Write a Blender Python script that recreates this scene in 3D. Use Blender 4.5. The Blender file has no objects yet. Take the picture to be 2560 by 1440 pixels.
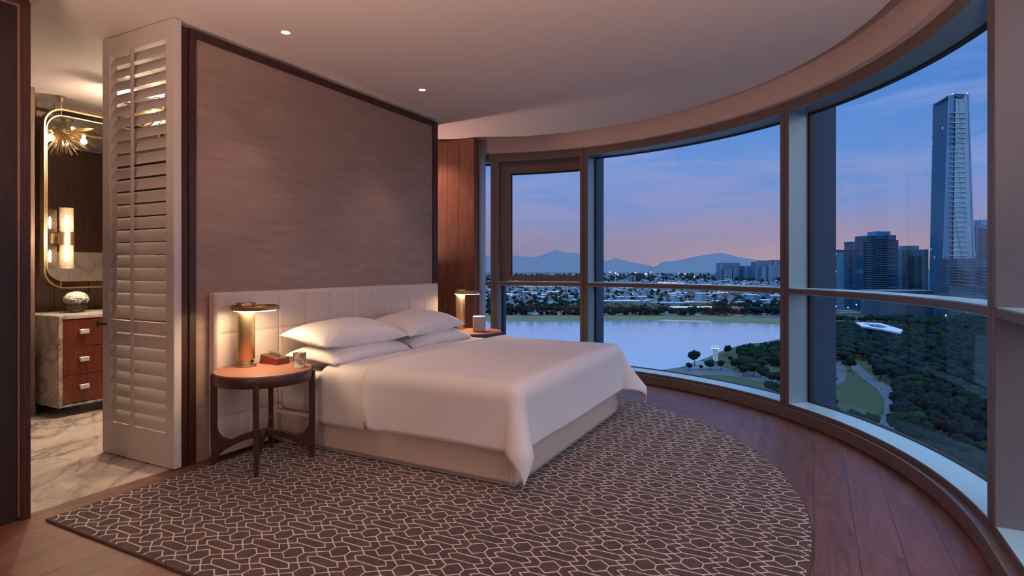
import bpy, bmesh, math, random
from mathutils import Vector, Matrix
random.seed(7)
S = bpy.context.scene
COL = S.collection
PI = math.pi
R_ = math.radians
# ------------------------------------------------------------------ camera
YAW = R_(27.5); CAMH = 1.30; FPX = 1450.0; HZV = 668.0
cam = bpy.data.cameras.new('camera'); cam.sensor_width = 36.0
cam.lens = 36.0 * FPX / 2560.0
cam.shift_y = -(720.0 - HZV) / 2560.0
cam.clip_start = 0.05; cam.clip_end = 40000
camo = bpy.data.objects.new('camera', cam); COL.objects.link(camo)
camo.location = (0, 0, CAMH); camo.rotation_euler = (PI / 2, 0, YAW - PI / 2)
S.camera = camo
# ------------------------------------------------------------------ exposure
S.view_settings.view_transform = 'Standard'; S.view_settings.look = 'None'
S.view_settings.exposure = 0.0; S.view_settings.gamma = 1.0
S.view_settings.use_curve_mapping = False
S.cycles.max_bounces = 10; S.cycles.transparent_max_bounces = 24
S.cycles.sample_clamp_indirect = 4.0; S.cycles.caustics_reflective = False; S.cycles.caustics_refractive = False
# light powers (the lamps themselves are built further down, each in its own builder)
P_DOWN = 30.0; P_TABLE = 6.0; P_FILL_BATH = 95.0; P_CHAND = 44.0; P_SCONCE = 17.0; P_FILL_UP = 66.0; P_FILL_GLOBE = 40.0; P_FILL_PASS = 60.0  # bath, uplight, globe and passage powers feed added unseen fill lamps
WARM = (1.0, 0.61, 0.47); WARM2 = (1.0, 0.72, 0.50)
# ------------------------------------------------------------------ dusk sky
W = bpy.data.worlds.new('dusk_sky'); S.world = W; W.use_nodes = True
nt = W.node_tree; nt.nodes.clear(); N = nt.nodes.new; L = nt.links.new
def math_node(nt_, op, a, b=None, c=None, clamp=False):
    n = nt_.nodes.new('ShaderNodeMath'); n.operation = op; n.use_clamp = clamp
    for i, v in enumerate((a, b, c)):
        if v is None: continue
        if isinstance(v, (int, float)): n.inputs[i].default_value = v
        else: nt_.links.new(v, n.inputs[i])
    return n.outputs[0]
def ramp(nt_, fac, stops, interp='LINEAR'):
    r = nt_.nodes.new('ShaderNodeValToRGB'); r.color_ramp.interpolation = interp
    e = r.color_ramp.elements
    while len(e) > 1: e.remove(e[-1])
    e[0].position = stops[0][0]; e[0].color = (*stops[0][1], 1)
    for p, c in stops[1:]:
        x = e.new(p); x.color = (*c, 1)
    if fac is not None: nt_.links.new(fac, r.inputs[0])
    return r.outputs[0]
def mixc(nt_, f, a, b, mode='MIX'):
    n = nt_.nodes.new('ShaderNodeMix'); n.data_type = 'RGBA'; n.blend_type = mode
    for s_, v in ((n.inputs['Factor'], f), (n.inputs[6], a), (n.inputs[7], b)):
        if isinstance(v, (int, float)): s_.default_value = v
        elif isinstance(v, tuple): s_.default_value = (*v[:3], 1)
        else: nt_.links.new(v, s_)
    return n.outputs[2]
tc = N('ShaderNodeTexCoord'); nrm = N('ShaderNodeVectorMath'); nrm.operation = 'NORMALIZE'
L(tc.outputs['Generated'], nrm.inputs[0])
sep = N('ShaderNodeSeparateXYZ'); L(nrm.outputs[0], sep.inputs[0])
z = sep.outputs[2]
zc = math_node(nt, 'MAXIMUM', z, 0.0)
base = ramp(nt, zc, [(0.0, (.24, .22, .36)), (.03, (.265, .25, .41)), (.055, (.255, .27, .47)), (.09, (.215, .295, .60)),
                     (.15, (.165, .315, .69)), (.22, (.125, .30, .71)), (.30, (.085, .25, .68)), (.40, (.055, .19, .63)), (.50, (.06, .19, .62)), (.62, (.32, .50, .92)), (1.0, (.62, .95, 1.10))])
# the last glow where the sun went down
wd = Vector((math.cos(YAW - R_(28)), math.sin(YAW - R_(28)), 0.0))
dot = N('ShaderNodeVectorMath'); dot.operation = 'DOT_PRODUCT'; L(nrm.outputs[0], dot.inputs[0]); dot.inputs[1].default_value = wd
g1 = math_node(nt, 'MULTIPLY', math_node(nt, 'POWER', math_node(nt, 'MAXIMUM', dot.outputs['Value'], 0.0), 20.0),
               math_node(nt, 'POWER', math_node(nt, 'SUBTRACT', 1.0, math_node(nt, 'MULTIPLY', zc, 9.0, clamp=True)), 1.5))
base = mixc(nt, math_node(nt, 'MULTIPLY', g1, .8), base, (.56, .37, .40))
# right hand sky is deeper blue
rd = Vector((math.cos(YAW - R_(50)), math.sin(YAW - R_(50)), 0.0))
dot2 = N('ShaderNodeVectorMath'); dot2.operation = 'DOT_PRODUCT'; L(nrm.outputs[0], dot2.inputs[0]); dot2.inputs[1].default_value = rd
g2 = math_node(nt, 'MULTIPLY', math_node(nt, 'POWER', math_node(nt, 'MAXIMUM', dot2.outputs['Value'], 0.0), 4.0), math_node(nt, 'MULTIPLY', math_node(nt, 'SUBTRACT', zc, .08), 3.0, clamp=True))
base = mixc(nt, math_node(nt, 'MULTIPLY', g2, .75), base, (.045, .19, .64))
# thin streaky cloud
mp = N('ShaderNodeMapping'); L(nrm.outputs[0], mp.inputs[0]); mp.inputs['Scale'].default_value = (3.0, 3.0, 17.0); mp.inputs['Rotation'].default_value = (R_(2.5), R_(-2.0), 0)
no = N('ShaderNodeTexNoise'); L(mp.outputs[0], no.inputs[0]); no.inputs['Scale'].default_value = 1.3; no.inputs['Detail'].default_value = 7; no.inputs['Roughness'].default_value = .58; no.inputs['Distortion'].default_value = .7
cf = ramp(nt, no.outputs['Fac'], [(.44, (0, 0, 0)), (.64, (1, 1, 1))])
fade = ramp(nt, zc, [(0.0, (.15, .15, .15)), (.06, (.8, .8, .8)), (.2, (1, 1, 1)), (.33, (.45, .45, .45)), (.5, (.1, .1, .1))])
cl = mixc(nt, 1.0, cf, fade, 'MULTIPLY')
clf = N('ShaderNodeRGBToBW'); L(cl, clf.inputs[0])
ccol = ramp(nt, zc, [(0.0, (.30, .24, .36)), (.06, (.36, .30, .46)), (.12, (.30, .33, .62)), (.22, (.24, .36, .74)), (.35, (.18, .32, .74))])
sky = mixc(nt, math_node(nt, 'MULTIPLY', clf.outputs[0], .8), base, ccol)
# bright sky patch added out of view at right to light the bed foot
gd = Vector((-.30, -.92, .25)).normalized(); dot3 = N('ShaderNodeVectorMath'); dot3.operation = 'DOT_PRODUCT'; L(nrm.outputs[0], dot3.inputs[0]); dot3.inputs[1].default_value = gd
g3 = math_node(nt, 'MULTIPLY', math_node(nt, 'SUBTRACT', dot3.outputs['Value'], .35), 1.8, clamp=True)
sky = mixc(nt, g3, sky, (.95, .93, 1.12))
zen = math_node(nt, 'ADD', 1.0, math_node(nt, 'MULTIPLY', math_node(nt, 'MULTIPLY', math_node(nt, 'SUBTRACT', zc, .5), 4.0, clamp=True), 1.4))
bg = N('ShaderNodeBackground'); L(sky, bg.inputs[0]); L(zen, bg.inputs[1])
wo = N('ShaderNodeOutputWorld'); L(bg.outputs[0], wo.inputs[0])
# ------------------------------------------------------------------ helpers: mesh builder
class MB:
    def __init__(s): s.v = []; s.f = []; s.m = []
    def add(s, vs, fs, mi=0):
        o = len(s.v); s.v += [tuple(p) for p in vs]
        for f in fs: s.f.append(tuple(i + o for i in f)); s.m.append(mi)
        return s
    def box(s, x0, x1, y0, y1, z0, z1, mi=0, M=None):
        vs = [Vector((x, y, zz)) for zz in (z0, z1) for y in (y0, y1) for x in (x0, x1)]
        if M: vs = [M @ p for p in vs]
        return s.add(vs, [(0, 2, 3, 1), (4, 5, 7, 6), (0, 1, 5, 4), (2, 6, 7, 3), (0, 4, 6, 2), (1, 3, 7, 5)], mi)
    def prism(s, poly, z0, z1, mi=0, M=None):
        n = len(poly); vs = [Vector((p[0], p[1], z0)) for p in poly] + [Vector((p[0], p[1], z1)) for p in poly]
        if M: vs = [M @ p for p in vs]
        fs = [tuple(range(n))[::-1], tuple(range(n, 2 * n))] + [(i, (i + 1) % n, n + (i + 1) % n, n + i) for i in range(n)]
        return s.add(vs, fs, mi)
    def lathe(s, prof, c=(0, 0, 0), n=32, mi=0, cap=True):
        vs = []; k = len(prof)
        for i in range(n):
            a = 2 * PI * i / n
            for r, zz in prof: vs.append((c[0] + r * math.cos(a), c[1] + r * math.sin(a), c[2] + zz))
        fs = []
        for i in range(n):
            j = (i + 1) % n
            for q in range(k - 1): fs.append((i * k + q, j * k + q, j * k + q + 1, i * k + q + 1))
        if cap:
            if prof[0][0] > 1e-5: fs.append(tuple(i * k for i in range(n))[::-1])
            if prof[-1][0] > 1e-5: fs.append(tuple(i * k + k - 1 for i in range(n)))
        return s.add(vs, fs, mi)
    def tube(s, pts, r, n=8, mi=0, closed=False):
        pts = [Vector(p) for p in pts]; m = len(pts); vs = []; rs = r if isinstance(r, (list, tuple)) else [r] * m
        for i, p in enumerate(pts):
            a = pts[i - 1] if (i > 0 or closed) else p; b = pts[(i + 1) % m] if (i < m - 1 or closed) else p
            t = (b - a).normalized(); up = Vector((0, 0, 1)) if abs(t.z) < .95 else Vector((1, 0, 0))
            e1 = t.cross(up).normalized(); e2 = t.cross(e1)
            for q in range(n):
                an = 2 * PI * q / n; vs.append(p + (e1 * math.cos(an) + e2 * math.sin(an)) * rs[i])
        fs = []
        for i in range(m if closed else m - 1):
            j = (i + 1) % m
            for q in range(n): fs.append((i * n + q, i * n + (q + 1) % n, j * n + (q + 1) % n, j * n + q))
        if not closed: fs += [tuple(range(n)), tuple(range((m - 1) * n, m * n))[::-1]]
        return s.add(vs, fs, mi)
    def arc(s, r0, r1, z0, z1, a0, a1, n=24, mi=0, c=None):
        c = c or CEN; vs = []
        for i in range(n + 1):
            a = R_(a0 + (a1 - a0) * i / n); ca, sa = math.cos(a), math.sin(a)
            for r, zz in ((r0, z0), (r1, z0), (r1, z1), (r0, z1)): vs.append((c[0] + r * ca, c[1] + r * sa, zz))
        fs = [(0, 1, 2, 3), (4 * n + 3, 4 * n + 2, 4 * n + 1, 4 * n)]
        for i in range(n):
            for q in range(4): fs.append((4 * i + q, 4 * i + 4 + q, 4 * i + 4 + (q + 1) % 4, 4 * i + (q + 1) % 4))
        return s.add(vs, fs, mi)
    def grid(s, fn, nu, nv, mi=0):
        vs = [fn(i / nu, j / nv) for j in range(nv + 1) for i in range(nu + 1)]
        fs = [(j * (nu + 1) + i, j * (nu + 1) + i + 1, (j + 1) * (nu + 1) + i + 1, (j + 1) * (nu + 1) + i) for j in range(nv) for i in range(nu)]
        return s.add(vs, fs, mi)
    def build(s, name, mats, parent=None, smooth=True, ang=40, bevel=0, seg=2, weld=False, solid=0):
        me = bpy.data.meshes.new(name)
        o = bpy.data.objects.new(name, me); COL.objects.link(o)
        off = Vector((0, 0, 0)); p = parent
        while p: off += p.location; p = p.parent
        me.from_pydata([tuple(Vector(q) - off) for q in s.v], [], s.f)
        for mm in (mats if isinstance(mats, (list, tuple)) else [mats]): me.materials.append(mm)
        me.polygons.foreach_set('material_index', s.m)
        bm = bmesh.new(); bm.from_mesh(me)
        if weld: bmesh.ops.remove_doubles(bm, verts=bm.verts, dist=1e-5)
        bmesh.ops.recalc_face_normals(bm, faces=bm.faces); bm.to_mesh(me); bm.free()
        if smooth:
            me.polygons.foreach_set('use_smooth', [True] * len(me.polygons)); me.set_sharp_from_angle(angle=R_(ang))
        if parent: o.parent = parent
        if solid: md = o.modifiers.new('solid', 'SOLIDIFY'); md.thickness = solid; md.offset = 0
        if bevel:
            md = o.modifiers.new('bevel', 'BEVEL'); md.width = bevel; md.segments = seg; md.limit_method = 'ANGLE'; md.angle_limit = R_(50)
        return o
def tag(o, label, cat, group=None):
    o['label'] = label; o['category'] = cat
    if group: o['group'] = group
    return o
def struct(o): o['kind'] = 'structure'; return o
def stuff(o, label, cat): o['kind'] = 'stuff'; o['label'] = label; o['category'] = cat; return o
def thing(name, label, cat, loc=(0, 0, 0), group=None):
    o = bpy.data.objects.new(name, None); COL.objects.link(o); o.location = loc; o.empty_display_size = .05
    return tag(o, label, cat, group)
def dup(root, loc, label=None, group=None, rz=None):
    def cp(o, par):
        c = o.copy(); COL.objects.link(c); c.parent = par
        for ch in list(o.children): cp(ch, c)
        return c
    r = cp(root, None); r.location = loc
    if rz is not None: r.rotation_euler = (0, 0, rz)
    if label: r['label'] = label
    if group: r['group'] = group
    return r
def lamp(name, kind, loc, power, color, parent=None, **kw):
    d = bpy.data.lights.new(name, kind); d.energy = power; d.color = color
    rot = kw.pop('rot', None)
    for k_, v_ in kw.items(): setattr(d, k_, v_)
    o = bpy.data.objects.new(name, d); COL.objects.link(o)
    off = Vector((0, 0, 0)); p = parent
    while p: off += p.location; p = p.parent
    o.location = Vector(loc) - off
    if rot: o.rotation_euler = rot
    if parent: o.parent = parent
    return o
# ------------------------------------------------------------------ helpers: materials
def new_mat(name):
    m = bpy.data.materials.new(name); m.use_nodes = True
    t = m.node_tree; b = t.nodes['Principled BSDF']
    return m, t, b
def coords(t, scale=(1, 1, 1), rot=(0, 0, 0), kind='Object'):
    c = t.nodes.new('ShaderNodeTexCoord'); mp = t.nodes.new('ShaderNodeMapping'); t.links.new(c.outputs[kind], mp.inputs[0])
    mp.inputs['Scale'].default_value = scale; mp.inputs['Rotation'].default_value = rot
    return mp.outputs[0]
def noise(t, vec, scale, detail=4, rough=.55, dist=0.0):
    n = t.nodes.new('ShaderNodeTexNoise'); t.links.new(vec, n.inputs[0])
    n.inputs['Scale'].default_value = scale; n.inputs['Detail'].default_value = detail; n.inputs['Roughness'].default_value = rough; n.inputs['Distortion'].default_value = dist
    return n.outputs['Fac']
def bump(t, b, h, strength=.1, dist=.01):
    n = t.nodes.new('ShaderNodeBump'); n.inputs['Strength'].default_value = strength; n.inputs['Distance'].default_value = dist
    t.links.new(h, n.inputs['Height']); t.links.new(n.outputs[0], b.inputs['Normal'])
def leaf_mat(name, col):
    m, t, b = new_mat(name); v = coords(t); f = noise(t, v, 1.1, 5, .75)
    t.links.new(ramp(t, f, [(.34, tuple(c * .25 for c in col)), (.5, col), (.66, tuple(c * 2.1 for c in col))]), b.inputs['Base Color'])
    b.inputs['Roughness'].default_value = .95; b.inputs['Specular IOR Level'].default_value = .08; bump(t, b, f, 1.0, .9); return m
def mat(name, col, rough=.5, metal=0.0, var=.06, nscale=14, spec=.5, bmp=0.0, bscale=None, sheen=0, stretch=(1, 1, 1), coat=0):
    m, t, b = new_mat(name)
    v = coords(t, stretch); f = noise(t, v, nscale)
    lo = tuple(c * (1 - var) for c in col); hi = tuple(min(1, c * (1 + var)) for c in col)
    t.links.new(mixc(t, f, lo, hi), b.inputs['Base Color'])
    b.inputs['Roughness'].default_value = rough; b.inputs['Metallic'].default_value = metal; b.inputs['Specular IOR Level'].default_value = spec
    if sheen: b.inputs['Sheen Weight'].default_value = sheen
    if coat: b.inputs['Coat Weight'].default_value = coat; b.inputs['Coat Roughness'].default_value = .1
    if bmp: bump(t, b, noise(t, v, bscale or nscale * 8, 3), bmp, .004)
    return m
def wood(name, dark, light, rough=.4, axis='z', scale=1.0, spec=.4, contrast=.5):
    m, t, b = new_mat(name)
    st = {'x': (.7, 9, 9), 'y': (9, .7, 9), 'z': (9, 9, .7)}[axis]
    v = coords(t, tuple(q * scale for q in st)); f = noise(t, v, 4.0, 8, .62, .6); f2 = noise(t, v, 22.0, 3, .5)
    f = math_node(t, 'ADD', math_node(t, 'MULTIPLY', f, .75), math_node(t, 'MULTIPLY', f2, .25))
    c = ramp(t, f, [(.5 - contrast * .35, dark), (.5 + contrast * .35, light)])
    t.links.new(c, b.inputs['Base Color']); b.inputs['Roughness'].default_value = rough; b.inputs['Specular IOR Level'].default_value = spec
    bump(t, b, f2, .05, .003)
    return m
def emis(name, col, strength):
    m, t, b = new_mat(name); b.inputs['Base Color'].default_value = (*col, 1)
    b.inputs['Emission Color'].default_value = (*col, 1); b.inputs['Emission Strength'].default_value = strength
    return m
def clear_glass(name, tint=(1, 1, 1), refl=.06, rough=0.0):
    m, t, b = new_mat(name); t.nodes.remove(b); out = t.nodes['Material Output']
    tr = t.nodes.new('ShaderNodeBsdfTransparent'); tr.inputs[0].default_value = (*tint, 1)
    gl = t.nodes.new('ShaderNodeBsdfGlossy'); gl.inputs['Roughness'].default_value = rough
    lw = t.nodes.new('ShaderNodeLayerWeight'); lw.inputs['Blend'].default_value = .5
    fz = math_node(t, 'ADD', refl, math_node(t, 'MULTIPLY', math_node(t, 'POWER', lw.outputs['Facing'], 5.0), 1.0 - refl), clamp=True)
    mx = t.nodes.new('ShaderNodeMixShader')
    t.links.new(fz, mx.inputs[0]); t.links.new(tr.outputs[0], mx.inputs[1]); t.links.new(gl.outputs[0], mx.inputs[2])
    t.links.new(mx.outputs[0], out.inputs[0])
    return m
def marble(name, base=(.72, .66, .60), vein=(.25, .20, .17), rot=(0, 0, R_(38)), scale=1.0, rough=.12):
    m, t, b = new_mat(name)
    v0 = coords(t, (1, 1, 1), rot); mp_ = t.nodes.new('ShaderNodeMapping'); t.links.new(v0, mp_.inputs[0]); mp_.inputs['Scale'].default_value = (.55 * scale, 1.35 * scale, 1.1 * scale); v = mp_.outputs[0]
    a = noise(t, v, 1.0, 5, .55, 1.1); r1 = math_node(t, 'ABSOLUTE', math_node(t, 'SUBTRACT', a, .5))
    c = noise(t, v, 2.6, 6, .6, 1.5); r2 = math_node(t, 'ABSOLUTE', math_node(t, 'SUBTRACT', c, .48))
    msk = ramp(t, noise(t, v, 1.3, 2), [(.42, (0, 0, 0)), (.62, (1, 1, 1))])
    f1 = ramp(t, r1, [(0, (.9, .9, .9)), (.010, (.5, .5, .5)), (.05, (.10, .10, .10)), (.11, (0, 0, 0))])
    f2 = mixc(t, 1.0, ramp(t, r2, [(0, (.7, .7, .7)), (.012, (.3, .3, .3)), (.04, (0, 0, 0))]), msk, 'MULTIPLY')
    f3 = ramp(t, noise(t, v, 1.7, 4, .6, .8), [(.5, (0, 0, 0)), (.8, (.35, .35, .35))])
    f = mixc(t, 1.0, mixc(t, 1.0, f1, f2, 'ADD'), f3, 'ADD')
    bw = t.nodes.new('ShaderNodeRGBToBW'); t.links.new(f, bw.inputs[0])
    t.links.new(mixc(t, math_node(t, 'MULTIPLY', bw.outputs[0], .85, clamp=True), base, vein), b.inputs['Base Color'])
    b.inputs['Roughness'].default_value = rough
    return m
M = {}
def floor_wood():
    m, t, b = new_mat('oak_floor_boards')
    v = coords(t)
    br = t.nodes.new('ShaderNodeTexBrick'); t.links.new(v, br.inputs['Vector'])
    br.offset = .37; br.inputs['Scale'].default_value = 1.0; br.inputs['Mortar Size'].default_value = .0016; br.inputs['Mortar Smooth'].default_value = .3
    br.inputs['Brick Width'].default_value = 1.9; br.inputs['Row Height'].default_value = .181; br.inputs['Bias'].default_value = 0
    br.inputs['Color1'].default_value = (.0, .0, .0, 1); br.inputs['Color2'].default_value = (1, 1, 1, 1); br.inputs['Mortar'].default_value = (.5, .5, .5, 1)
    bw = t.nodes.new('ShaderNodeRGBToBW'); t.links.new(br.outputs['Color'], bw.inputs[0])
    # shift grain per board
    cmb = t.nodes.new('ShaderNodeCombineXYZ'); t.links.new(math_node(t, 'MULTIPLY', bw.outputs[0], 7.0), cmb.inputs[0]); t.links.new(math_node(t, 'MULTIPLY', bw.outputs[0], 3.0), cmb.inputs[2])
    ad = t.nodes.new('ShaderNodeVectorMath'); ad.operation = 'ADD'; t.links.new(v, ad.inputs[0]); t.links.new(cmb.outputs[0], ad.inputs[1])
    mp = t.nodes.new('ShaderNodeMapping'); t.links.new(ad.outputs[0], mp.inputs[0]); mp.inputs['Scale'].default_value = (1.1, 9.0, 9.0)
    f = noise(t, mp.outputs[0], 2.2, 9, .62, 1.1); f2 = noise(t, mp.outputs[0], 16, 4, .6)
    g = math_node(t, 'ADD', math_node(t, 'MULTIPLY', f, .7), math_node(t, 'MULTIPLY', f2, .3))
    c = ramp(t, g, [(.36, (.085, .034, .025)), (.5, (.172, .071, .051)), (.64, (.265, .115, .082))])
    c = mixc(t, .30, c, mixc(t, bw.outputs[0], (.11, .047, .036), (.225, .103, .078)))
    c = mixc(t, br.outputs['Fac'], c, (.018, .008, .006))
    t.links.new(c, b.inputs['Base Color']); b.inputs['Roughness'].default_value = .42
    hh = math_node(t, 'SUBTRACT', math_node(t, 'MULTIPLY', f2, .25), br.outputs['Fac']); bump(t, b, hh, .25, .002)
    return m
M['floor'] = floor_wood()
M['marble_floor'] = marble('veined_marble_floor', (.72, .66, .60), (.22, .165, .13), (0, 0, R_(-47)), 1.35, .1)
M['marble'] = marble('veined_marble', (.60, .55, .49), (.17, .14, .12), (R_(70), R_(0), R_(65)), 2.2, .2)
M['marble_wall'] = marble('veined_marble_slab', (.62, .56, .52), (.20, .16, .14), (R_(0), R_(-58), 0), 1.6, .2)
M['ceiling'] = mat('ceiling_plaster', (.70, .635, .60), .9, var=.02, nscale=3)
M['fascia'] = mat('curtain_fascia_paint', (.60, .48, .45), .8, var=.02)
M['darkwood'] = wood('dark_walnut_panel', (.020, .009, .007), (.055, .026, .020), .45)
M['framewood'] = wood('red_walnut_frame', (.030, .011, .008), (.066, .025, .018), .4)
M['pierwood'] = wood('walnut_wall_boards', (.14, .056, .037), (.26, .115, .078), .45)
M['bathwood'] = wood('bathroom_wall_boards', (.12, .072, .052), (.20, .125, .095), .5)
M['metal'] = mat('bronze_window_metal', (.178, .134, .120), .42, .25, var=.05, nscale=30, spec=.4)
M['metal_in'] = mat('silver_reveal_sky_tint', (.24, .36, .43), .4, .45, var=.03, nscale=20)  # blue of the sky light is put into this reveal colour
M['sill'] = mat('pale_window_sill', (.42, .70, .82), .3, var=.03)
M['gasket'] = mat('black_gasket', (.01, .01, .012), .6)
M['fin'] = mat('blue_grey_facade_fin', (.002, .032, .090), .7, .0, var=.1, nscale=2)
M['glass'] = clear_glass('window_glass', (.97, .985, 1.0), .05)
M['white'] = mat('shutter_white_paint', (.66, .60, .54), .45, var=.03)
M['linen'] = mat('white_bed_linen', (.84, .80, .79), .8, var=.02, nscale=4, sheen=.15, bmp=.06, bscale=9)
M['leather'] = mat('cream_leather', (.70, .575, .50), .5, var=.05, nscale=5, bmp=.04, bscale=160)
M['leather_base'] = mat('beige_leather_base', (.62, .50, .43), .5, var=.05, nscale=4, bmp=.04, bscale=160)
M['plinth'] = mat('bed_plinth_cloth', (.45, .40, .38), .8)
M['tablewood'] = wood('red_oak_table_top', (.20, .070, .046), (.31, .125, .086), .45, 'x', .8)
M['tabledark'] = wood('dark_table_wood', (.026, .010, .008), (.060, .024, .017), .35)
M['brass'] = mat('brushed_brass', (.58, .45, .25), .36, 1.0, var=.12, nscale=6, stretch=(40, 40, 1))
M['brass_dark'] = mat('aged_brass', (.50, .35, .18), .33, 1.0, var=.12, nscale=9)
M['redleather'] = mat('dark_red_leather', (.105, .018, .012), .4, var=.1, nscale=30, bmp=.05)
M['black'] = mat('black_metal_pegs', (.02, .016, .014), .35, .5)
def solid_glass(name, ior, rough=0.0):
    m, t, b = new_mat(name); b.inputs['Base Color'].default_value = (.98, .99, .99, 1); b.inputs['Transmission Weight'].default_value = 1.0; b.inputs['IOR'].default_value = ior; b.inputs['Roughness'].default_value = rough
    return m
M['cglass'] = solid_glass('drinking_glass', 1.47); M['water'] = solid_glass('clear_water', 1.33)
M['vglass'] = clear_glass('thin_vase_glass', (.97, .98, .98), .10); M['vwater'] = clear_glass('vase_water', (.95, .96, .95), .06)
M['speaker'] = mat('grey_speaker_cloth', (.42, .41, .42), .8, var=.3, nscale=260)
M['speaker_top'] = mat('white_speaker_top', (.80, .80, .80), .4)
M['vanity_front'] = wood('cherry_drawer_front', (.085, .014, .009), (.15, .030, .018), .25, 'z', 1.0)
M['ceramic'] = mat('cream_stone_pull', (.78, .74, .68), .3)
M['mirror'] = mat('mirror_silver', (.86, .85, .84), .0, 1.0, var=.0)
M['petal'] = mat('white_petals', (.84, .80, .70), .7, var=.08, nscale=60)
M['stem'] = mat('green_stem', (.22, .34, .06), .5)
def sheer():
    m, t, b = new_mat('sheer_curtain'); t.nodes.remove(b); out = t.nodes['Material Output']
    v = coords(t, (200, 200, 3)); f = noise(t, v, 2, 2); c = ramp(t, f, [(.3, (.72, .74, .80)), (.7, (.85, .86, .90))])
    a, d, tr = (t.nodes.new('ShaderNodeBsdf' + q) for q in ('Translucent', 'Diffuse', 'Transparent')); x, y = t.nodes.new('ShaderNodeMixShader'), t.nodes.new('ShaderNodeMixShader')
    t.links.new(c, a.inputs[0]); t.links.new(c, d.inputs[0]); x.inputs[0].default_value = .4; t.links.new(a.outputs[0], x.inputs[1]); t.links.new(d.outputs[0], x.inputs[2])
    y.inputs[0].default_value = .25; t.links.new(x.outputs[0], y.inputs[1]); t.links.new(tr.outputs[0], y.inputs[2]); t.links.new(y.outputs[0], out.inputs[0]); return m
M['curtain'] = sheer()
M['led'] = emis('warm_led_diffuser', (1.0, .78, .52), 9.0)
M['bulb'] = emis('warm_filament_bulb', (1.0, .76, .46), 30.0)
M['downlens'] = emis('downlight_lens', (1.0, .86, .70), 14.0)
M['knob'] = mat('dark_red_knob', (.035, .010, .008), .3, .2)
M['wallgrey'] = mat('painted_wall', (.50, .42, .38), .85, var=.03)
def grasscloth():
    m, t, b = new_mat('silk_grasscloth')
    v = coords(t, (1, 1, 1)); v2 = coords(t, (.55, 1, 26.0)); v3 = coords(t, (1.2, 1, 7.0), (0, R_(3), 0))
    f = noise(t, v2, 5, 5, .65, .4); f3 = noise(t, v3, 1.6, 6, .6, 1.2)
    fv = noise(t, coords(t, (30, 1, .6)), 6, 3)
    g = math_node(t, 'ADD', math_node(t, 'MULTIPLY', f, .25), math_node(t, 'ADD', math_node(t, 'MULTIPLY', f3, .65), math_node(t, 'MULTIPLY', fv, .1)))
    t.links.new(ramp(t, g, [(.33, (.265, .175, .142)), (.5, (.315, .216, .178)), (.68, (.375, .264, .222))]), b.inputs['Base Color'])
    b.inputs['Roughness'].default_value = .55; b.inputs['Sheen Weight'].default_value = .2
    bump(t, b, f, .08, .002)
    return m
M['grasscloth'] = grasscloth()
def rug_mats():
    m, t, b = new_mat('brown_rug_pile')
    v = coords(t); f = noise(t, v, 190, 3, .8); f2 = noise(t, v, 12, 3)
    g = math_node(t, 'ADD', math_node(t, 'MULTIPLY', f, .8), math_node(t, 'MULTIPLY', f2, .2))
    t.links.new(ramp(t, g, [(.40, (.007, .0035, .0025)), (.50, (.034, .0165, .0115)), (.60, (.13, .067, .047))]), b.inputs['Base Color'])
    b.inputs['Roughness'].default_value = .95; b.inputs['Sheen Weight'].default_value = .25; b.inputs['Specular IOR Level'].default_value = .1; bump(t, b, f, .5, .006)
    m2, t2, b2 = new_mat('silver_rug_lines')
    v2 = coords(t2); f3 = noise(t2, v2, 300, 2, .7)
    t2.links.new(ramp(t2, f3, [(.3, (.42, .32, .275)), (.6, (.86, .71, .62))]), b2.inputs['Base Color']); b2.inputs['Roughness'].default_value = .7; b2.inputs['Sheen Weight'].default_value = .3
    bump(t2, b2, f3, .4, .004)
    return m, m2
M['rug'], M['rugline'] = rug_mats()
def etched():
    m, t, b = new_mat('etched_shade_glass'); t.nodes.remove(b); out = t.nodes['Material Output']
    v = coords(t, (1, 1, 1)); vo = t.nodes.new('ShaderNodeTexVoronoi'); vo.feature = 'DISTANCE_TO_EDGE'; t.links.new(v, vo.inputs[0]); vo.inputs['Scale'].default_value = 85
    f = ramp(t, vo.outputs[0], [(.0, (.8, .8, .8)), (.10, (.12, .12, .12))])
    bw = t.nodes.new('ShaderNodeRGBToBW'); t.links.new(f, bw.inputs[0])
    tr = t.nodes.new('ShaderNodeBsdfTransparent'); df = t.nodes.new('ShaderNodeBsdfDiffuse'); df.inputs[0].default_value = (.62, .46, .36, 1)
    gl = t.nodes.new('ShaderNodeBsdfGlossy'); gl.inputs['Roughness'].default_value = .15
    a = t.nodes.new('ShaderNodeMixShader'); a.inputs[0].default_value = .15; t.links.new(df.outputs[0], a.inputs[1]); t.links.new(gl.outputs[0], a.inputs[2])
    x = t.nodes.new('ShaderNodeMixShader'); t.links.new(bw.outputs[0], x.inputs[0]); t.links.new(tr.outputs[0], x.inputs[1]); t.links.new(a.outputs[0], x.inputs[2])
    t.links.new(x.outputs[0], out.inputs[0])
    return m
M['etched'] = etched()
# ------------------------------------------------------------------ plan constants
CEN = (3.23, 2.63)                       # centre of the round window wall
RC, RF, RG = 3.30, 3.36, 3.575           # curb face, frame face, glass
CZ = 2.90                                # ceiling
AE, AD, AA, AB, AC = 37.0, 16.9, -3.0, -45.6, -87.1   # mullion angles
XW, YW = -0.9, CEN[1] - RF               # the straight run of windows continues towards -x
def pol(r, a): return (CEN[0] + r * math.cos(R_(a)), CEN[1] + r * math.sin(R_(a)))
def arcpts(r, a0, a1, n): return [pol(r, a0 + (a1 - a0) * i / n) for i in range(n + 1)]
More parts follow.
